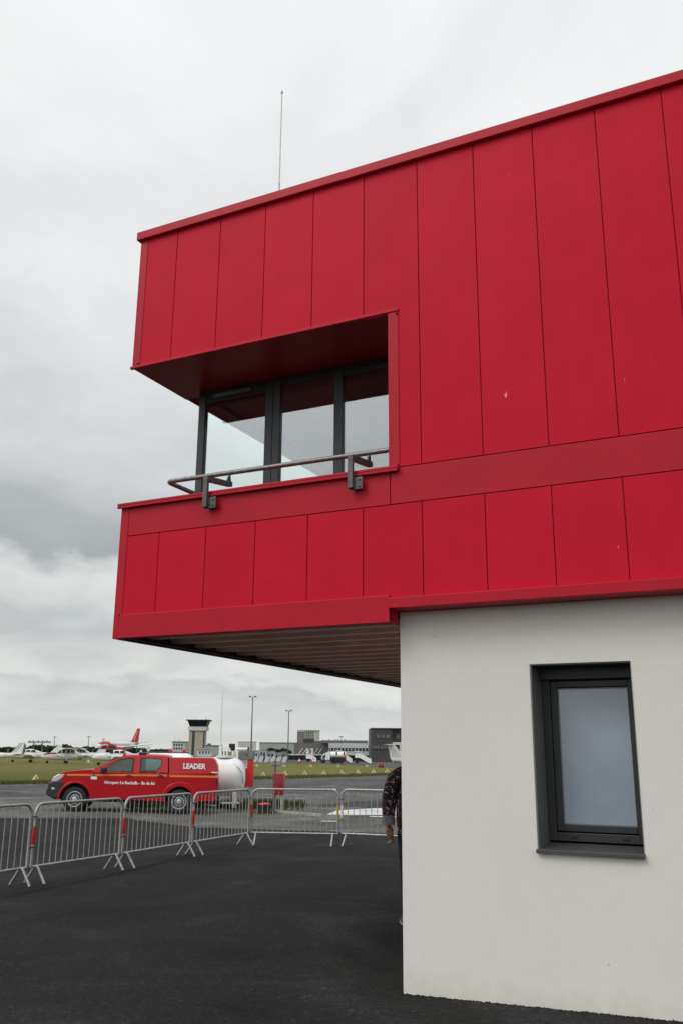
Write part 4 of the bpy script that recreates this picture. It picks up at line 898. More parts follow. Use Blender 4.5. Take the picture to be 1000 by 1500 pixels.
# airliner
o = place(143, 420); o.z = gz(o.x)
jet = thing('airliner', 'white airliner with red nose band, red engines and red tail fin', 'airliner', o, YAW + radians(73))
def livery(nt, bs):
    t = nt.nodes.new('ShaderNodeTexCoord').outputs['Object']; sp = nt.nodes.new('ShaderNodeSeparateXYZ'); nt.links.new(t, sp.inputs[0])
    def mm(op, a, b):
        n = nt.nodes.new('ShaderNodeMath'); n.operation = op
        for i, v in enumerate((a, b)):
            if isinstance(v, (int, float)): n.inputs[i].default_value = v
            else: nt.links.new(v, n.inputs[i])
        return n.outputs[0]
    x, z = sp.outputs[0], sp.outputs[2]
    top_ = mm('MULTIPLY', mm('GREATER_THAN', z, 4.55), mm('LESS_THAN', x, 8.5))
    sw = mm('MULTIPLY', mm('MULTIPLY', mm('GREATER_THAN', x, 6.0), mm('LESS_THAN', x, 16.5)), mm('MULTIPLY', mm('LESS_THAN', z, mm('ADD', 4.9, mm('MULTIPLY', mm('SUBTRACT', 9, x), .22))), mm('GREATER_THAN', z, 2.7)))
    f = mm('MAXIMUM', top_, sw)
    nt.links.new(_mix(nt, f, (.70, .71, .71), (.56, .012, .03)), bs.inputs['Base Color']); bs.inputs['Roughness'].default_value = .35
LIV = ramp_mat('airliner_livery', livery); JRED = mat('airliner_red', (.58, .014, .022), .35)
st = [(0, 3.3, .1, .1), (.35, 3.3, .6, .6), (1.2, 3.45, 1.15, 1.2), (2.6, 3.75, 1.65, 1.75), (4.5, 3.9, 1.88, 2.0), (26, 3.9, 1.88, 2.0), (31, 4.3, 1.45, 1.55), (35, 4.8, .8, .9), (38, 5.2, .25, .35)]
m = MB(); m.loft([ell(*q, n=28) for q in st]); m.build('fuselage', LIV, jet, ang=60)
m = MB(); m.loft([ell(1.55, 4.40, 1.16, .26, 14), ell(2.5, 4.75, 1.52, .26, 14), ell(2.9, 4.82, 1.66, .2, 14)]); m.build('cockpit_window', AGLASS, jet)
for s_ in (-1, 1):
    m = MB(); wingbox(m, (13, s_ * 1.2, 3.0), (21.0, s_ * 16.5, 4.6), 7.0, 1.7, .75); m.build('wing', AW, jet, ang=50)
    m = MB(); wingbox(m, (33, s_ * .4, 5.2), (36.6, s_ * 6.4, 5.9), 3.8, 1.4, .3); m.build('tailplane', AW, jet, ang=50)
    m = MB(); m.lathe([(.8, 0), (1.18, .05), (1.25, .6), (1.2, 2.4), (.75, 3.9), (.5, 4.3)], 'x', (11.2, s_ * 4.9, 2.15), 24); en = m.build('engine', JRED, jet)
    m = MB(); m.lathe([(.001, -.0), (.82, .05), (.82, .5)], 'x', (11.3, s_ * 4.9, 2.15), 20); m.build('intake', BLACK, en)
    m = MB(); m.lathe([(.2, -.3), (.55, -.3), (.58, .3), (.2, .3)], 'y', (18.5, s_ * 2.8, .58), 16); wh_ = m.build('main_wheel', BLACK, jet)
    m = MB(); m.tube([(18.5, s_ * 2.6, .6), (18.2, s_ * 2.2, 2.8)], .16, 8); m.build('leg', AW, wh_)
    m = MB(); m.prism([(1.0, 0), (21, 0), (20.6, 0)], 'y', -.001, 0) if False else m.box(6, 27, s_ * 1.875 - .02, s_ * 1.875 + .02, 4.2, 4.45); m.build('window_row', AGREY, jet, smooth=False)
m = MB(); m.prism([(29.5, 6.0), (31.4, 6.6), (36.0, 12.6), (38.6, 12.6), (37.4, 5.4)], 'y', -.18, .18); fn = m.build('fin', JRED, jet, .05)
text('Jet2.com', 1.55, TWHITE, fn, 'lettering', Matrix.Translation((33.4, -.2, 6.7)) @ SIDE @ Matrix.Rotation(radians(56), 4, 'Z'), .03)
m = MB(); m.lathe([(.15, -.25), (.36, -.25), (.38, .25), (.15, .25)], 'y', (3.9, 0, .38), 14); nw = m.build('nose_wheel', BLACK, jet)
m = MB(); m.tube([(3.9, 0, .4), (3.9, 0, 2.2)], .1, 8); m.build('leg', AW, nw)

# ------------------------------------------------------------------ far buildings
GLZ = mat('dark_glazing', (.035, .038, .042), .2); CONC = mat('concrete', (.36, .34, .29), .85, 0, .1, 1); BEIGE = mat('tower_beige', (.40, .35, .26), .8, 0, .08, .8); FARW = mat('far_render', (.55, .56, .55), .8, 0, .1, .3); FARG = mat('far_grey', (.33, .345, .345), .8, 0, .1, .2)
TBR = mat('brown_cladding', (.055, .048, .045), .6, 0, .15, .5); TGR = mat('grey_cladding', (.115, .108, .10), .6, 0, .12, .4); LIGHTB = mat('light_fascia', (.42, .43, .42), .6, 0, .05, .5); ROOFG = mat('roof_grey', (.12, .12, .12), .7)
def far(name, label, cat, u0, zc, group=None, turn=0):
    o = place(u0, zc); o.z = gz(o.x); k_ = zc / FPX; hz = 1097.3 + u0 * .00807
    t = thing(name, label, cat, o, YAW + turn, group)
    return t, (lambda u: (u - u0) * k_), (lambda v: (H - o.z) - (v - hz) * k_ / 1.035)
def slab(t, name, m_, x0, x1, z0, z1, y0=0, y1=8, parent=None):
    m = MB(); m.box(x0, x1, y0, y1, z0, z1); return m.build(name, m_, parent or t, smooth=False)
def grid(t, u0, u1, v0, v1, nx, nz_, X, Z, fill=(.6, .55), m_=None, y=-.06):
    for i in range(nx):
        for j in range(nz_):
            du = (u1 - u0) / nx; dv = (v1 - v0) / nz_; cu = u0 + du * (i + .5); cv = v0 + dv * (j + .5)
            slab(t, 'window', m_ or GLZ, X(cu - du * fill[0] / 2), X(cu + du * fill[0] / 2), Z(cv + dv * fill[1] / 2), Z(cv - dv * fill[1] / 2), y, .02)
# control tower
t, X, Z = far('control_tower', 'beige airport control tower with a black flared glass cab', 'control tower', 289, 330)
x0, x1 = X(276), X(298.6); dep = x1 - x0
slab(t, 'shaft', BEIGE, x0, x1, -.2, Z(1070.2), 0, dep)
for a, b in ((280.6, 284.6), (297.0, 299.0)): slab(t, 'window_strip', GLZ, X(a), X(b), Z(1106), Z(1070.6), -.08, .2)
slab(t, 'gallery', FARW, X(274.6), X(301.2), Z(1070), Z(1064.2), -.5, dep + .5)
m = MB(); a, b, a2, b2 = X(276.6), X(300.2), X(271.2), X(305.6); e_ = 1.3
m.loft([[(a, -.3, Z(1064)), (b, -.3, Z(1064)), (b, dep + .3, Z(1064)), (a, dep + .3, Z(1064))], [(a2 + .6, -e_, Z(1055.4)), (b2 - .6, -e_, Z(1055.4)), (b2 - .6, dep + e_, Z(1055.4)), (a2 + .6, dep + e_, Z(1055.4))]]); m.build('cab', mat('cab_glass', (.012, .013, .015), .25), t, smooth=False)
slab(t, 'roof', BLACK, a2, b2, Z(1055.3), Z(1053.9), -e_ - .3, dep + e_ + .3)
for u, v in ((283, 1050), (298.6, 1049.6), (300, 1052)):
    m = MB(); m.tube([(X(u), 2, Z(1054)), (X(u), 2, Z(v))], .06, 5); m.build('aerial', AGREY, t)
t, X, Z = far('tower_annex', 'white flat-roofed block left of the control tower', 'building', 252, 345)
slab(t, 'wall', FARW, X(252), X(275.6), -.2, Z(1087)); slab(t, 'roof', ROOFG, X(251.6), X(276), Z(1086.9), Z(1086), -.3, 8.3); grid(t, 253.5, 268, 1088.5, 1099, 4, 2, X, Z); slab(t, 'stair_bay', FARG, X(271.6), X(275.5), Z(1099), Z(1087.2), -.3, -.01)
for u in (254, 261): 
    m = MB(); m.tube([(X(u), 2, Z(1086)), (X(u), 2, Z(1078 + (u - 254) * .3))], .04, 5); m.build('aerial', AGREY, t)
t, X, Z = far('low_hangar', 'low white building with a grey roof right of the control tower foot', 'building', 289, 300)
slab(t, 'wall', FARW, X(289), X(310), -.2, Z(1098)); m = MB(); m.prism([(X(288.4), Z(1097.9)), (X(310.6), Z(1097.9)), (X(309), Z(1095.6)), (X(290), Z(1095.6))], 'y', -.3, 8); m.build('roof', FARG, t, smooth=False); grid(t, 291, 309, 1099.5, 1105, 4, 1, X, Z, (.45, .7))
t, X, Z = far('grey_warehouse', 'grey warehouse roof between the low white building and the flagpole', 'building', 302, 420)
slab(t, 'wall', FARG, X(300), X(323), -.2, Z(1092.4)); slab(t, 'roof', ROOFG, X(299.6), X(323.4), Z(1092.3), Z(1091.4), -.3, 8.3); slab(t, 'vent', ROOFG, X(303), X(307.4), Z(1091.3), Z(1089), 1, 4)
for nm, lab, u0, u1, vt, zc, nx in (('apartment_block', 'distant pale apartment block on the skyline just right of the black signal box', 348.5, 374, 1086.8, 1250, 6),):
    t, X, Z = far(nm, lab, 'building', u0, zc); slab(t, 'wall', FARW, X(u0), X(u1), -.2, Z(vt), 0, 14); grid(t, u0 + 1.4, u1 - 1.4, vt + 1.5, 1101, nx, 4, X, Z, (.55, .5), FARG, -.3)
    slab(t, 'roof', FARG, X(u0 - .3), X(u1 + .3), Z(vt - .05), Z(vt - .7), -.5, 14.5)
t, X, Z = far('long_hangar', 'long pale grey flat block behind the right lamp mast', 'building', 380, 700)
slab(t, 'wall', FARG, X(380), X(436), -.2, Z(1088.2), 0, 20)
for i in range(14): slab(t, 'bay_rib', FARW, X(381 + i * 4), X(381.5 + i * 4), Z(1104), Z(1088.6), -.25, -.01)
slab(t, 'roof', ROOFG, X(379.6), X(436.4), Z(1088.1), Z(1087.3), -.5, 20.5)
t, X, Z = far('tower_block', 'tall housing block with a brown blind end and a white balcony grid', 'building', 435, 900)
slab(t, 'gable_wall', mat('gable_brown', (.17, .15, .135), .8, 0, .08, .2), X(435), X(446), -.2, Z(1071), 0, 12); slab(t, 'wall', FARW, X(446.05), X(467.6), -.2, Z(1070), .6, 12)
grid(t, 447, 460, 1071, 1083, 4, 5, X, Z, (.72, .5), GLZ, .4); grid(t, 461, 467, 1071, 1083, 2, 5, X, Z, (.4, .4), FARG, .4)
slab(t, 'roof', FARG, X(434.6), X(468), Z(1069.9), Z(1069.2), -.5, 12.5)
# terminal: brown hall, light wing, dark office block
t, X, Z = far('terminal_hall', 'brown terminal hall with pale diagonal braces, left of the light wing', 'building', 431, 215)
slab(t, 'wall', TGR, X(431), X(481), -.2, Z(1088.5), 0, 18); slab(t, 'upper_volume', TBR, X(443), X(459), Z(1088.4), Z(1081.6), 3, 12); slab(t, 'roof', ROOFG, X(459.2), X(481), Z(1088.4), Z(1084.8), 2, 18)
for u in (444, 450, 456, 466, 472):
    m = MB(); m.tube([(X(u - 6), -.5, Z(1104)), (X(u), -.1, Z(1096))], .09, 5); m.build('brace', FARW, t)
for a, b in ((449, 452), (456, 459)): slab(t, 'pilaster', FARW, X(a), X(b), Z(1112), Z(1096), -.4, -.01)
slab(t, 'canopy', FARW, X(421), X(480), Z(1106), Z(1104.4), -5, -.5)
for u in (424, 432, 440, 447, 462, 471, 478): slab(t, 'post', AGREY, X(u), X(u + .7), 0, Z(1106.1), -4.6, -4.4)
slab(t, 'glazing', GLZ, X(423), X(480), 0, Z(1107), -.35, -.02)
t, X, Z = far('terminal_wing', 'light grey terminal wing with a window band and white canopy', 'building', 480, 205)
slab(t, 'wall', LIGHTB, X(481.2), X(543), -.2, Z(1088.4), 0, 20); slab(t, 'roof', ROOFG, X(470), X(539), Z(1088.2), Z(1084.2), 1.5, 20)
slab(t, 'window_band', GLZ, X(482), X(541), Z(1100), Z(1095.4), -.1, .1)
for u in range(484, 541, 5): slab(t, 'mullion', LIGHTB, X(u), X(u + .8), Z(1100), Z(1095.4), -.16, -.101)
slab(t, 'canopy', FARW, X(478), X(560), Z(1106), Z(1102.4), -6, -.2); slab(t, 'ground_glazing', GLZ, X(482), X(560), 0, Z(1106.5), -.35, -.02)
for u in range(486, 558, 9): slab(t, 'post', AGREY, X(u), X(u + .8), 0, Z(1106.1), -5.6, -5.3)
m = MB(); m.tube([(X(499.5), 3, Z(1084)), (X(499.5), 3, Z(1078.6))], .06, 5); m.tube([(X(496.5), 3, Z(1078.8)), (X(502), 3, Z(1078.4))], .09, 5); m.build('aerial', AGREY, t)
for u in (481.5, 490, 494, 504): slab(t, 'roof_vent', ROOFG, X(u), X(u + 1.2), Z(1084.1), Z(1082.2), 3, 4)
t, X, Z = far('office_block', 'dark brown office block with ribbon windows beside the white wall corner', 'building', 543, 180)
slab(t, 'wall', TBR, X(543), X(574), -.2, Z(1067.6), 0, 16); slab(t, 'side_wing', TBR, X(574.05), X(640), -.2, Z(1067), 1.2, 16); slab(t, 'roof', ROOFG, X(542.6), X(640), Z(1066.9), Z(1066), -.25, 16.3)
for a, b, v0, v1 in ((550, 571.4, 1075, 1081.6), (580, 600, 1075, 1082.5), (544.6, 556, 1091, 1097.6), (556.6, 571.6, 1091, 1097.6)):
    wnd = slab(t, 'window', GLZ, X(a), X(b), Z(v1), Z(v0), -.12 if a < 574 else 1.0, .02 if a < 574 else 1.19)
    n = 3
    for i in range(n):
        aa = a + (b - a) * (i + .12) / n; bb = a + (b - a) * (i + .84) / n; slab(t, 'pane', mat('pale_pane', (.11, .11, .108), .3), X(aa), X(bb), Z(v1 - .9), Z(v0 + .9), (-.15 if a < 574 else .97), (-.121 if a < 574 else .999), wnd)
slab(t, 'entrance_block', FARW, X(574.3), X(600), 0, Z(1087), -1.2, 1.18); slab(t, 'entrance_opening', BLACK, X(575.4), X(584), 0, Z(1091), -1.26, -1.201)
for i in range(11): slab(t, 'cladding_joint', ROOFG, X(545.6 + i * 2.6), X(545.75 + i * 2.6), Z(1104), Z(1067.8), -.03, -.001)
# cabins and blast fence on the apron
for i, (a, b, vt, lab) in enumerate(((372, 378, 1100, 'white site cabin directly behind the dark lamp mast'), (381, 390, 1099, 'tall white cabin, second from the lamp mast'), (392, 402.5, 1101, 'white cabin below the dark bush'), (404, 411.5, 1103, 'white cabin just left of the right lamp mast'), (413, 419, 1102, 'narrow grey cabin at the right lamp mast foot'))):
    t, X, Z = far('site_cabin', lab, 'cabin', a, 175 + 3 * i, 'cabins standing on the far apron')
    slab(t, 'wall', FARW if i != 4 else FARG, X(a), X(b), 0, Z(vt), 0, 2.4); slab(t, 'roof', FARG, X(a - .4), X(b + .4), Z(vt - .05), Z(vt - .9), -.2, 2.6)
    slab(t, 'door', GLZ, X(a + (b - a) * .55), X(a + (b - a) * .86), .02, Z(vt + 3), -.05, -.005); slab(t, 'window', GLZ, X(a + (b - a) * .12), X(a + (b - a) * .4), Z(vt + 7), Z(vt + 3), -.05, -.005)
t, X, Z = far('blast_fence', 'low slanted grey fence panels in front of the white cabins', 'fence', 372, 160)
for i in range(6):
    a = 370 + i * 8.6; m = MB(); m.hexa([(X(a), 0, 0), (X(a + 6), 0, 0), (X(a + 6), .06, 0), (X(a), .06, 0), (X(a + 2.6), .8, Z(1108)), (X(a + 8), .8, Z(1108)), (X(a + 8), .86, Z(1108)), (X(a + 2.6), .86, Z(1108))]); m.build('panel', FARG, t, smooth=False)
# airstairs
def airstairs(label, ut, vt, ub, zc, big=True):
    t, X, Z = far('airstairs', label, 'airstairs', ub, zc, 'mobile airstairs on the apron')
    zt = Z(vt); xt = X(ut); w_ = 1.1; zt0 = zt - .65
    for y in (0, w_):
        m = MB(); m.prism([(0, .1), (-.4, .1), (xt - .1, zt0 - .25), (xt - .85, zt0 - .25), (xt - .85, zt0 + .45), (xt + .1, zt0 + .45), (0, .75)], 'y', y - .04, y + .04); m.build('side_panel', WHITE, t, smooth=False)
    m = MB(); n = 12
    for i in range(n):
        x = xt * (i + .5) / n; z = .3 + (zt0 - .3) * (i + 1) / n; m.box(x - .15, x + .15, .05, w_ - .05, z - .05, z)
    m.box(xt - .85, xt, .05, w_ - .05, zt0 - .06, zt0); m.build('steps', AGREY, t, smooth=False)
    m = MB(); m.prism([(xt - 1.0, zt + .12), (xt + .3, zt - .02), (xt + .3, zt + .06), (xt - 1.0, zt + .22)], 'y', -.1, w_ + .1); m.build('canopy', WHITE, t, smooth=False)
    m = MB()
    m.tube([(xt - .6, .1, .3), (xt * .6, .1, zt0 * .45), (xt - .7, .1, zt0 - .2)], .05, 5); m.tube([(xt - .85, .0, zt0), (xt - .85, .0, zt + .15)], .04, 5); m.tube([(xt, .0, zt0), (xt, .0, zt)], .04, 5); m.build('lift_frame', AGREY, t)
    m = MB(); m.box(xt - .8, -.2, .1, w_ - .1, .3, .5); m.build('chassis', DARK, t, smooth=False)
    for x in (-.5, xt - .5):
        for y in (.1, w_ - .1):
            m = MB(); m.lathe([(.1, -.1), (.28, -.1), (.3, 0), (.28, .1), (.1, .1)], 'y', (x, y, .3), 12); m.build('wheel', BLACK, t)
airstairs('white airstairs with a dark opening, between the tanker lorry and the office block', 527, 1102, 543.5, 150)
airstairs('white airstairs rising left behind the white tanker lorry', 500, 1101, 515.5, 158)
airstairs('small white airstairs in front of the brown terminal hall', 455.5, 1104, 463.5, 165)
# tanker lorry
t, X, Z = far('tanker_lorry', 'white tanker lorry facing left on the far apron', 'lorry', 472, 152)
m = MB(); m.prism([(X(470.4), .5), (X(470.8), Z(1109.5)), (X(474.5), Z(1104.5)), (X(477.6), Z(1103)), (X(479.6), Z(1103)), (X(479.6), .5)], 'y', 0, 2.3); m.build('cab', WHITE, t, .05)
m = MB(); m.prism([(X(471.6), Z(1110)), (X(474.8), Z(1105.4)), (X(477), Z(1105)), (X(477), Z(1110))], 'y', -.02, 2.32); m.build('cab_window', AGLASS, t, smooth=False)
slab(t, 'pump_cabinet', WHITE, X(480), X(483.4), .6, Z(1101.2), -.05, 2.3)
m = MB(); rc = (Z(1101) - Z(1111)) / 2; zc2 = Z(1111) + rc
m.loft([[(x, 1.15 + 1.15 * s_ * cos(2 * pi * i / 24), zc2 + rc * s_ * sin(2 * pi * i / 24)) for i in range(24)] for x, s_ in ((X(483.6), .8), (X(484.2), 1), (X(505), 1), (X(506.4), .8))]); m.build('tank', WHITE, t, ang=50)
m = MB(); m.box(X(479.8), X(507), .3, 2.0, .55, .85); m.build('chassis', DARK, t, smooth=False)
for u in (493, 503.6): 
    m = MB(); m.box(X(u) - .12, X(u) + .12, -.02, .05, zc2, zc2 + .5); m.build('hatch', GLZ, t, smooth=False)
for u in (473.6, 488, 491.6, 500):
    for y in (.15, 2.15):
        m = MB(); m.lathe([(.15, -.15), (.44, -.15), (.47, 0), (.44, .15), (.15, .15)], 'y', (X(u), y, .47), 16); m.build('wheel', BLACK, t)
slab(t, 'rear_lamp', PRED, X(505), X(506.5), .7, 1.4, .0, .1)
# red service cart and cones
t, X, Z = far('service_cart', 'red service cart beside the T-tailed aeroplane', 'cart', 557, 112)
slab(t, 'body', PRED, X(554.4), X(560.6), .22, Z(1117.6), 0, 1.2); slab(t, 'handle', AGREY, X(560.8), X(561.2), .4, Z(1110), .5, .56)
for u in (555.4, 559.6):
    m = MB(); m.lathe([(.05, -.05), (.16, -.05), (.16, .05), (.05, .05)], 'y', (X(u), .0, .16), 12); m.build('wheel', BLACK, t)
for u, lab in ((439, 'red and white cone at the terminal canopy, left of the small airstairs'), (459, 'red and white cone by the foot of the small airstairs')):
    t, X, Z = far('traffic_cone', lab, 'traffic cone', u, 150); m = MB(); m.lathe([(.22, .03), (.17, .3), (.11, .62), (.05, .9), (.001, .91)], 'z', (0, 0, 0), 14); m.build('cone', PRED, t); m = MB(); m.box(-.3, .3, -.3, .3, 0, .035); m.build('base', BLACK, t)
    m = MB(); m.lathe([(.162, .36), (.115, .6)], 'z', (0, 0, 0), 14); m.build('band', TWHITE, t)
# masts
def mast(name, label, u, vt, zc, r0, r1, m_, head=None, group=None):
    t, X, Z = far(name, label, 'flagpole' if name == 'flagpole' else 'lamp mast', u, zc, group); h = Z(vt)
    m = MB(); m.lathe([(r0, 0), (r1, h)], 'z', (0, 0, 0), 10); m.build('pole', m_, t)
    if head == 'flood':
        m = MB(); m.box(-head_w / 2, head_w / 2, -.06, .06, h - .02, h + .05); b_ = m.build('crossarm', m_, t)
        for x in (-.36, .36): m = MB(); m.box(x * head_w - .15, x * head_w + .15, -.35, .02, h + .055, h + .19, .02); m.build('floodlight', AGREY, b_)
    if head == 'ring':
        m = MB(); m.box(-.8, .8, -.4, .4, h, h + .32); m.build('lamp_head', AGREY, t)
    if head == 'cap':
        m = MB(); m.lathe([(.10, 0), (.14, .06), (.10, .18), (.001, .2)], 'z', (0, 0, h), 10); m.build('finial', m_, t)
    return t
head_w = 1.3
mast('lamp_mast', 'tall dark lamp mast standing behind the pump board', 368, 1020, 150, .14, .07, AGREY, 'flood')
head_w = 1.2
mast('lamp_mast', 'dark lamp mast right of the fuel station, in front of the long grey block', 422, 1041, 165, .13, .07, AGREY, 'flood')
mast('flagpole', 'tall white flagpole rising beside the control tower', 322.5, 1011, 130, .17, .10, mat('flagpole_white', (.84, .85, .85), .35), 'cap')
for u, vt, lab in ((79, 1080, 'distant lamp mast above the treeline, leftmost'), (129, 1079.6, 'distant lamp mast with a broad head, left of the airliner nose'), (151, 1083, 'short distant lamp mast above the airliner nose'), (200.5, 1082, 'distant lamp mast right of the red airliner tail')):
    mast('lamp_mast', lab, u, vt, 470, .22, .13, AGREY, 'ring', 'distant lamp masts over the field')
# approach light gantry
t, X, Z = far('approach_gantry', 'lattice gantry on two legs above the far treeline, upper left', 'gantry', 49, 420)
m = MB(); 
for z in (1088, 1086.2): m.tube([(X(40), 0, Z(z)), (X(74), 0, Z(z))], .14, 5)
for i in range(12):
    a = 40 + i * 34 / 12; m.tube([(X(a), 0, Z(1088 if i % 2 else 1086.2)), (X(a + 34 / 12), 0, Z(1086.2 if i % 2 else 1088))], .10, 4)
m.build('lattice_beam', AGREY, t)
for u in (49, 61.5): m = MB(); m.tube([(X(u), 0, 0), (X(u), 0, Z(1088))], .3, 6); m.build('leg', AGREY, t)
for u in (43, 48, 55, 62, 68): m = MB(); m.box(X(u) - .25, X(u) + .25, -.2, .2, Z(1086), Z(1084.6)); m.build('lamp', AGREY, t)
# ------------------------------------------------------------------ woods
LEAF = leafmat('wood_leaf', (.018, .024, .013), (.050, .058, .032))
def foliage(name, spots, m_, seed, leaf, dens):
    rs = random.Random(seed); V, F = [], []
    for (x, y, z, rx, rz_) in spots:
        for _ in range(int(dens)):
            a, b = rs.uniform(0, 2 * pi), rs.uniform(-.9, 1); r_ = rs.uniform(.55, 1.02); q = math.sqrt(max(0, 1 - b * b))
            c = Vector((x + rx * r_ * q * cos(a), y + rx * r_ * q * sin(a), z + rz_ * r_ * b)); s_ = leaf * rs.uniform(.6, 1.4)
            d1 = Vector((rs.gauss(0, 1), rs.gauss(0, 1), rs.gauss(0, 1))).normalized(); d2 = d1.cross(Vector((rs.gauss(0, 1), rs.gauss(0, 1), rs.gauss(0, 1)))).normalized(); i = len(V)
            V += [c - d1 * s_, c + d2 * s_ * .6, c + d1 * s_, c - d2 * s_ * .6]; F.append((i, i + 1, i + 2, i + 3))
    me = bpy.data.meshes.new(name); me.from_pydata([tuple(v) for v in V], [], F); me.materials.append(m_)
    ob = bpy.data.objects.new(name, me); COL.objects.link(ob); return ob
rs = random.Random(21); spots = []
u = -60
while u < 250:
    zc = rs.uniform(560, 660); p = place(u, zc); prof_ = 1094.6 + 1.6 * sin(u * .06) + 1.0 * sin(u * .17 + 1)
    if u > 155: prof_ += 2.0
    if 20 > u: prof_ += 1.5
    hh = 1.9 + (1097.8 - prof_) * zc / FPX / 1.035 + rs.uniform(-1.0, 1.4)
    spots.append((p.x, p.y, hh * .5 - .5, rs.uniform(3.2, 5.5), hh * .55)); u += rs.uniform(2.2, 4.2)
tl_ = foliage('treeline', spots, LEAF, 22, .9, 230); tl_['kind'] = 'stuff'
for u, zc, r_, lab in ((397, 205, 1.5, 'dark round bush over the white cabins'), (414.5, 230, 1.4, 'small dark tree behind the right lamp mast foot')):
    t, X, Z = far('small_tree', lab, 'tree', u, zc)
    zt = Z(1097.5); f_ = foliage('crown', [(-.9, 0, zt - 1.1, 1.5, 1.0), (.8, .3, zt - .9, 1.5, 1.0), (.1, -.3, zt - .6, 1.2, .8)], LEAF, int(u), .28, 230); f_.parent = t
    m = MB(); m.tube([(0, 0, 0), (.05, 0, zt * .5), (0, 0, zt - .8)], [.16, .12, .06], 7); m.build('trunk', mat('bark', (.06, .05, .04), .9), t)

# ------------------------------------------------------------------ person behind the corner
def shirt(nt, bs):
    t = nt.nodes.new('ShaderNodeTexCoord').outputs['Object']
    v = nt.nodes.new('ShaderNodeTexVoronoi'); v.inputs['Scale'].default_value = 58; v.inputs['Randomness'].default_value = 1; nt.links.new(t, v.inputs['Vector'])
    sp = nt.nodes.new('ShaderNodeSeparateColor'); nt.links.new(v.outputs['Color'], sp.inputs[0])
    c = _ramp(nt, sp.outputs[0], [(.0, (.010, .009, .014)), (.38, (.012, .010, .016)), (.40, (.24, .025, .03)), (.60, (.33, .08, .05)), (.66, (.04, .045, .13)), (.82, (.05, .06, .16)), (.86, (.48, .40, .36))])
    nt.nodes[-1].color_ramp.interpolation = 'CONSTANT'
    e = _ramp(nt, v.outputs['Distance'], [(.42, (1, 1, 1)), (.60, (.10, .10, .12))])
    nt.links.new(_mix(nt, 1.0, c, e, 'MULTIPLY'), bs.inputs['Base Color']); bs.inputs['Roughness'].default_value = .85
SHIRT = ramp_mat('floral_shirt', shirt); JEANS = mat('dark_jeans', (.010, .013, .024), .85, 0, .25, 30); SKIN = mat('skin', (.30, .10, .062), .5, 0, .12, 25, .1, 90)
HAIR = mat('grey_hair', (.10, .085, .07), .7, 0, .3, 60); SHOE = mat('shoe_leather', (.05, .038, .03), .6); SOLE = mat('shoe_sole', (.40, .38, .34), .8); CUFF = mat('cuff_cloth', (.19, .20, .23), .85, 0, .35, 45)
feet = G(586, 1343.5); zc = (feet - EYE).dot(FWD)
pc = place(603, zc); pc.z = gz(pc.x)
per = thing('person', 'person in dark floral shirt and jeans holding a cigarette, half hidden by the white wall', 'person', pc, YAW + .10)
def skin(name, verts, edges, radii, m_, parent, root=0, sub=2):
    me = bpy.data.meshes.new(name); me.from_pydata(verts, edges, []); me.materials.append(m_)
    ob = bpy.data.objects.new(name, me); COL.objects.link(ob); ob.parent = parent
    sk = ob.modifiers.new('skin', 'SKIN'); sk.use_smooth_shade = True
    me.skin_vertices.new() if not me.skin_vertices else None
    for i, r_ in enumerate(radii):
        rr = r_ if isinstance(r_, tuple) else (r_, r_); me.skin_vertices[0].data[i].radius = rr
    me.skin_vertices[0].data[root].use_root = True
    ss = ob.modifiers.new('sub', 'SUBSURF'); ss.levels = sub; ss.render_levels = sub
    return ob
# x to the picture's right, y away from the viewer; the back is turned to us
bv = [(0, 0, 1.00), (0, 0, 1.14), (0, .0, 1.34), (0, 0, 1.52), (0, .01, 1.60), (0, .03, 1.68), (0, .05, 1.76), (0, .05, 1.85),
      (-.12, 0, 1.545), (-.21, .0, 1.50), (-.262, .02, 1.24), (-.268, -.01, 1.03), (-.265, -.02, .985),
      (.12, 0, 1.545), (.21, .0, 1.50), (.262, .0, 1.24), (.262, .05, 1.02), (.26, .06, .97),
      (-.08, 0, .93), (-.075, -.02, .52), (-.075, .00, .10), (.10, 0, .93), (.115, .03, .52), (.12, .03, .10)]
be = [(0, 1), (1, 2), (2, 3), (3, 4), (4, 5), (5, 6), (6, 7), (3, 8), (8, 9), (9, 10), (10, 11), (11, 12), (3, 13), (13, 14), (14, 15), (15, 16), (16, 17), (0, 18), (18, 19), (19, 20), (0, 21), (21, 22), (22, 23)]
br = [(.155, .115), (.145, .105), (.165, .115), (.15, .10), .062, .058, (.078, .095), (.06, .075), .075, .060, .044, .032, .028, .075, .060, .044, .032, .028, .090, .060, .042, .090, .060, .042]
skin('body', bv, be, br, SKIN, per)
sv = [(0, 0, .90), (0, 0, 1.10), (0, 0, 1.34), (0, 0, 1.50), (0, .01, 1.585), (-.12, 0, 1.545), (-.215, 0, 1.505), (-.265, .025, 1.25), (-.272, -.005, 1.06), (.12, 0, 1.545), (.215, 0, 1.505), (.265, .0, 1.25), (.265, .04, 1.08)]
se = [(0, 1), (1, 2), (2, 3), (3, 4), (3, 5), (5, 6), (6, 7), (7, 8), (3, 9), (9, 10), (10, 11), (11, 12)]
sr = [(.20, .16), (.20, .155), (.205, .155), (.185, .135), .078, .108, .098, .088, .070, .108, .098, .088, .070]
skin('shirt', sv, se, sr, SHIRT, per)
skin('trousers', [(0, 0, 1.03), (0, 0, .96), (-.085, 0, .88), (-.072, -.02, .52), (-.075, 0, .09), (.10, 0, .88), (.118, .03, .52), (.122, .03, .09)], [(0, 1), (1, 2), (2, 3), (3, 4), (1, 5), (5, 6), (6, 7)], [(.165, .125), (.165, .125), .112, .080, .068, .112, .080, .068], JEANS, per)
m = MB()
for zz, rr in ((1.13, .058), (1.10, .068), (1.05, .069), (1.045, .060)): pass
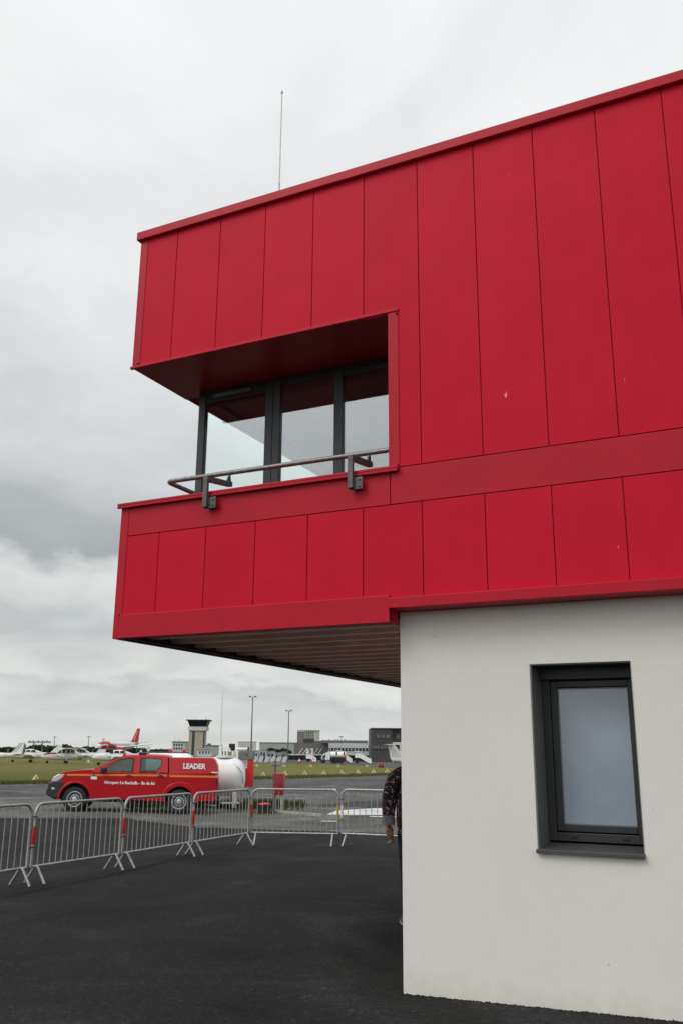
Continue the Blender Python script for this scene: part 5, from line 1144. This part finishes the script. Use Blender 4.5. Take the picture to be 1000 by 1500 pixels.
cz_ = [(-.272, -.008, 1.115), (-.272, -.010, 1.06), (-.271, -.014, 1.015)]
m.tube(cz_, [.064, .073, .070], 18); m.build('cuff', CUFF, per)
# hands: palm, four fingers and a thumb; the near one pinches a cigarette
def hand(px, py, pz, s_, name):
    V = [(px, py, pz)]; Ed = []; R_ = [(.036, .030)]
    V += [(px, py - .005, pz - .045), (px + .002, py - .008, pz - .085)]; Ed += [(0, 1), (1, 2)]; R_ += [(.046, .034), (.052, .032)]
    for k_, (oy, l, curl) in enumerate(((-.033, .072, .35), (-.011, .082, .55), (.012, .075, .75), (.032, .060, .9))):
        b_ = len(V); x, y, z = px + .002, py + oy - .008, pz - .10
        V.append((x, y, z)); Ed.append((2, b_)); R_.append(.0165); a = 0
        for j in range(3):
            a += curl * .55; seg = l / 3; x += s_ * sin(a) * seg; z -= cos(a) * seg; V.append((x, y + (-.002 * j), z)); Ed.append((b_ + j, b_ + j + 1)); R_.append(.0145 - .0015 * j)
    b_ = len(V); V += [(px + s_ * .012, py - .040, pz - .055), (px + s_ * .022, py - .052, pz - .085), (px + s_ * .030, py - .050, pz - .112)]; Ed += [(1, b_), (b_, b_ + 1), (b_ + 1, b_ + 2)]; R_ += [.021, .0165, .0135]
    return skin(name, V, Ed, R_, SKIN, per)
hand(-.267, -.018, 1.005, 1, 'hand'); hand(.262, .055, .99, -1, 'hand')
# head details
m = MB(); m.loft([ell(0, 0, .001, .001, 12)] * 2) if False else m.loft([[(.082 * s_ * cos(2 * pi * i / 20), .045 + .105 * s_ * sin(2 * pi * i / 20), z) for i in range(20)] for z, s_ in ((1.75, .98), (1.80, 1.08), (1.86, 1.06), (1.90, .84), (1.925, .45), (1.93, .05))]); m.build('hair', HAIR, per, ang=60)
for s_ in (-1, 1):
    m = MB(); m.loft([[(s_ * (.083 + .012 * k_), .05 + (.022 - .008 * k_) * cos(2 * pi * i / 10), 1.775 + (.034 - .01 * k_) * sin(2 * pi * i / 10)) for i in range(10)] for k_ in (0, 1)]); m.build('ear', SKIN, per)
    m = MB(); m.lathe([(.001, -.006), (.010, -.004), (.013, .004), (.001, .010)], 'y', (s_ * .032, .142, 1.79), 10); m.build('eye', TWHITE, per)
m = MB(); m.hexa([(-.016, .135, 1.745), (.016, .135, 1.745), (.016, .14, 1.745), (-.016, .14, 1.745), (-.006, .135, 1.80), (.006, .135, 1.80), (.014, .172, 1.75), (-.014, .172, 1.75)]); m.build('nose', SKIN, per, .004)
m = MB(); m.box(-.026, .026, .128, .146, 1.715, 1.727, .004); m.build('mouth', mat('lips', (.30, .10, .08), .5), per)
for fx, fy in ((-.084, .0), (.122, .03)):
    m = MB(); m.loft([[(fx + w_ * cos(2 * pi * i / 16), y, .018 + max(0, h * sin(2 * pi * i / 16))) for i in range(16)] for y, w_, h in ((fy - .085, .030, .06), (fy - .06, .040, .095), (fy + .02, .044, .10), (fy + .10, .050, .065), (fy + .17, .044, .045), (fy + .20, .020, .025))]); sh = m.build('shoe', SHOE, per)
    m = MB(); m.loft([[(fx + w_ * cos(2 * pi * i / 16), y, .001 if sin(2 * pi * i / 16) < 0 else .022) for i in range(16)] for y, w_ in ((fy - .09, .030), (fy - .06, .043), (fy + .02, .047), (fy + .10, .053), (fy + .17, .047), (fy + .205, .02))]); m.build('sole', SOLE, sh, smooth=False)
cg = MB(); cg.tube([(-.238, -.062, .865), (-.300, -.085, .838)], .0042, 8); cgo = cg.build('cigarette', TWHITE)
cgo.matrix_world = Matrix.Translation(pc) @ Matrix.Rotation(YAW + .10, 4, 'Z'); tag(cgo, 'white lit cigarette held between the fingers of the person', 'cigarette')
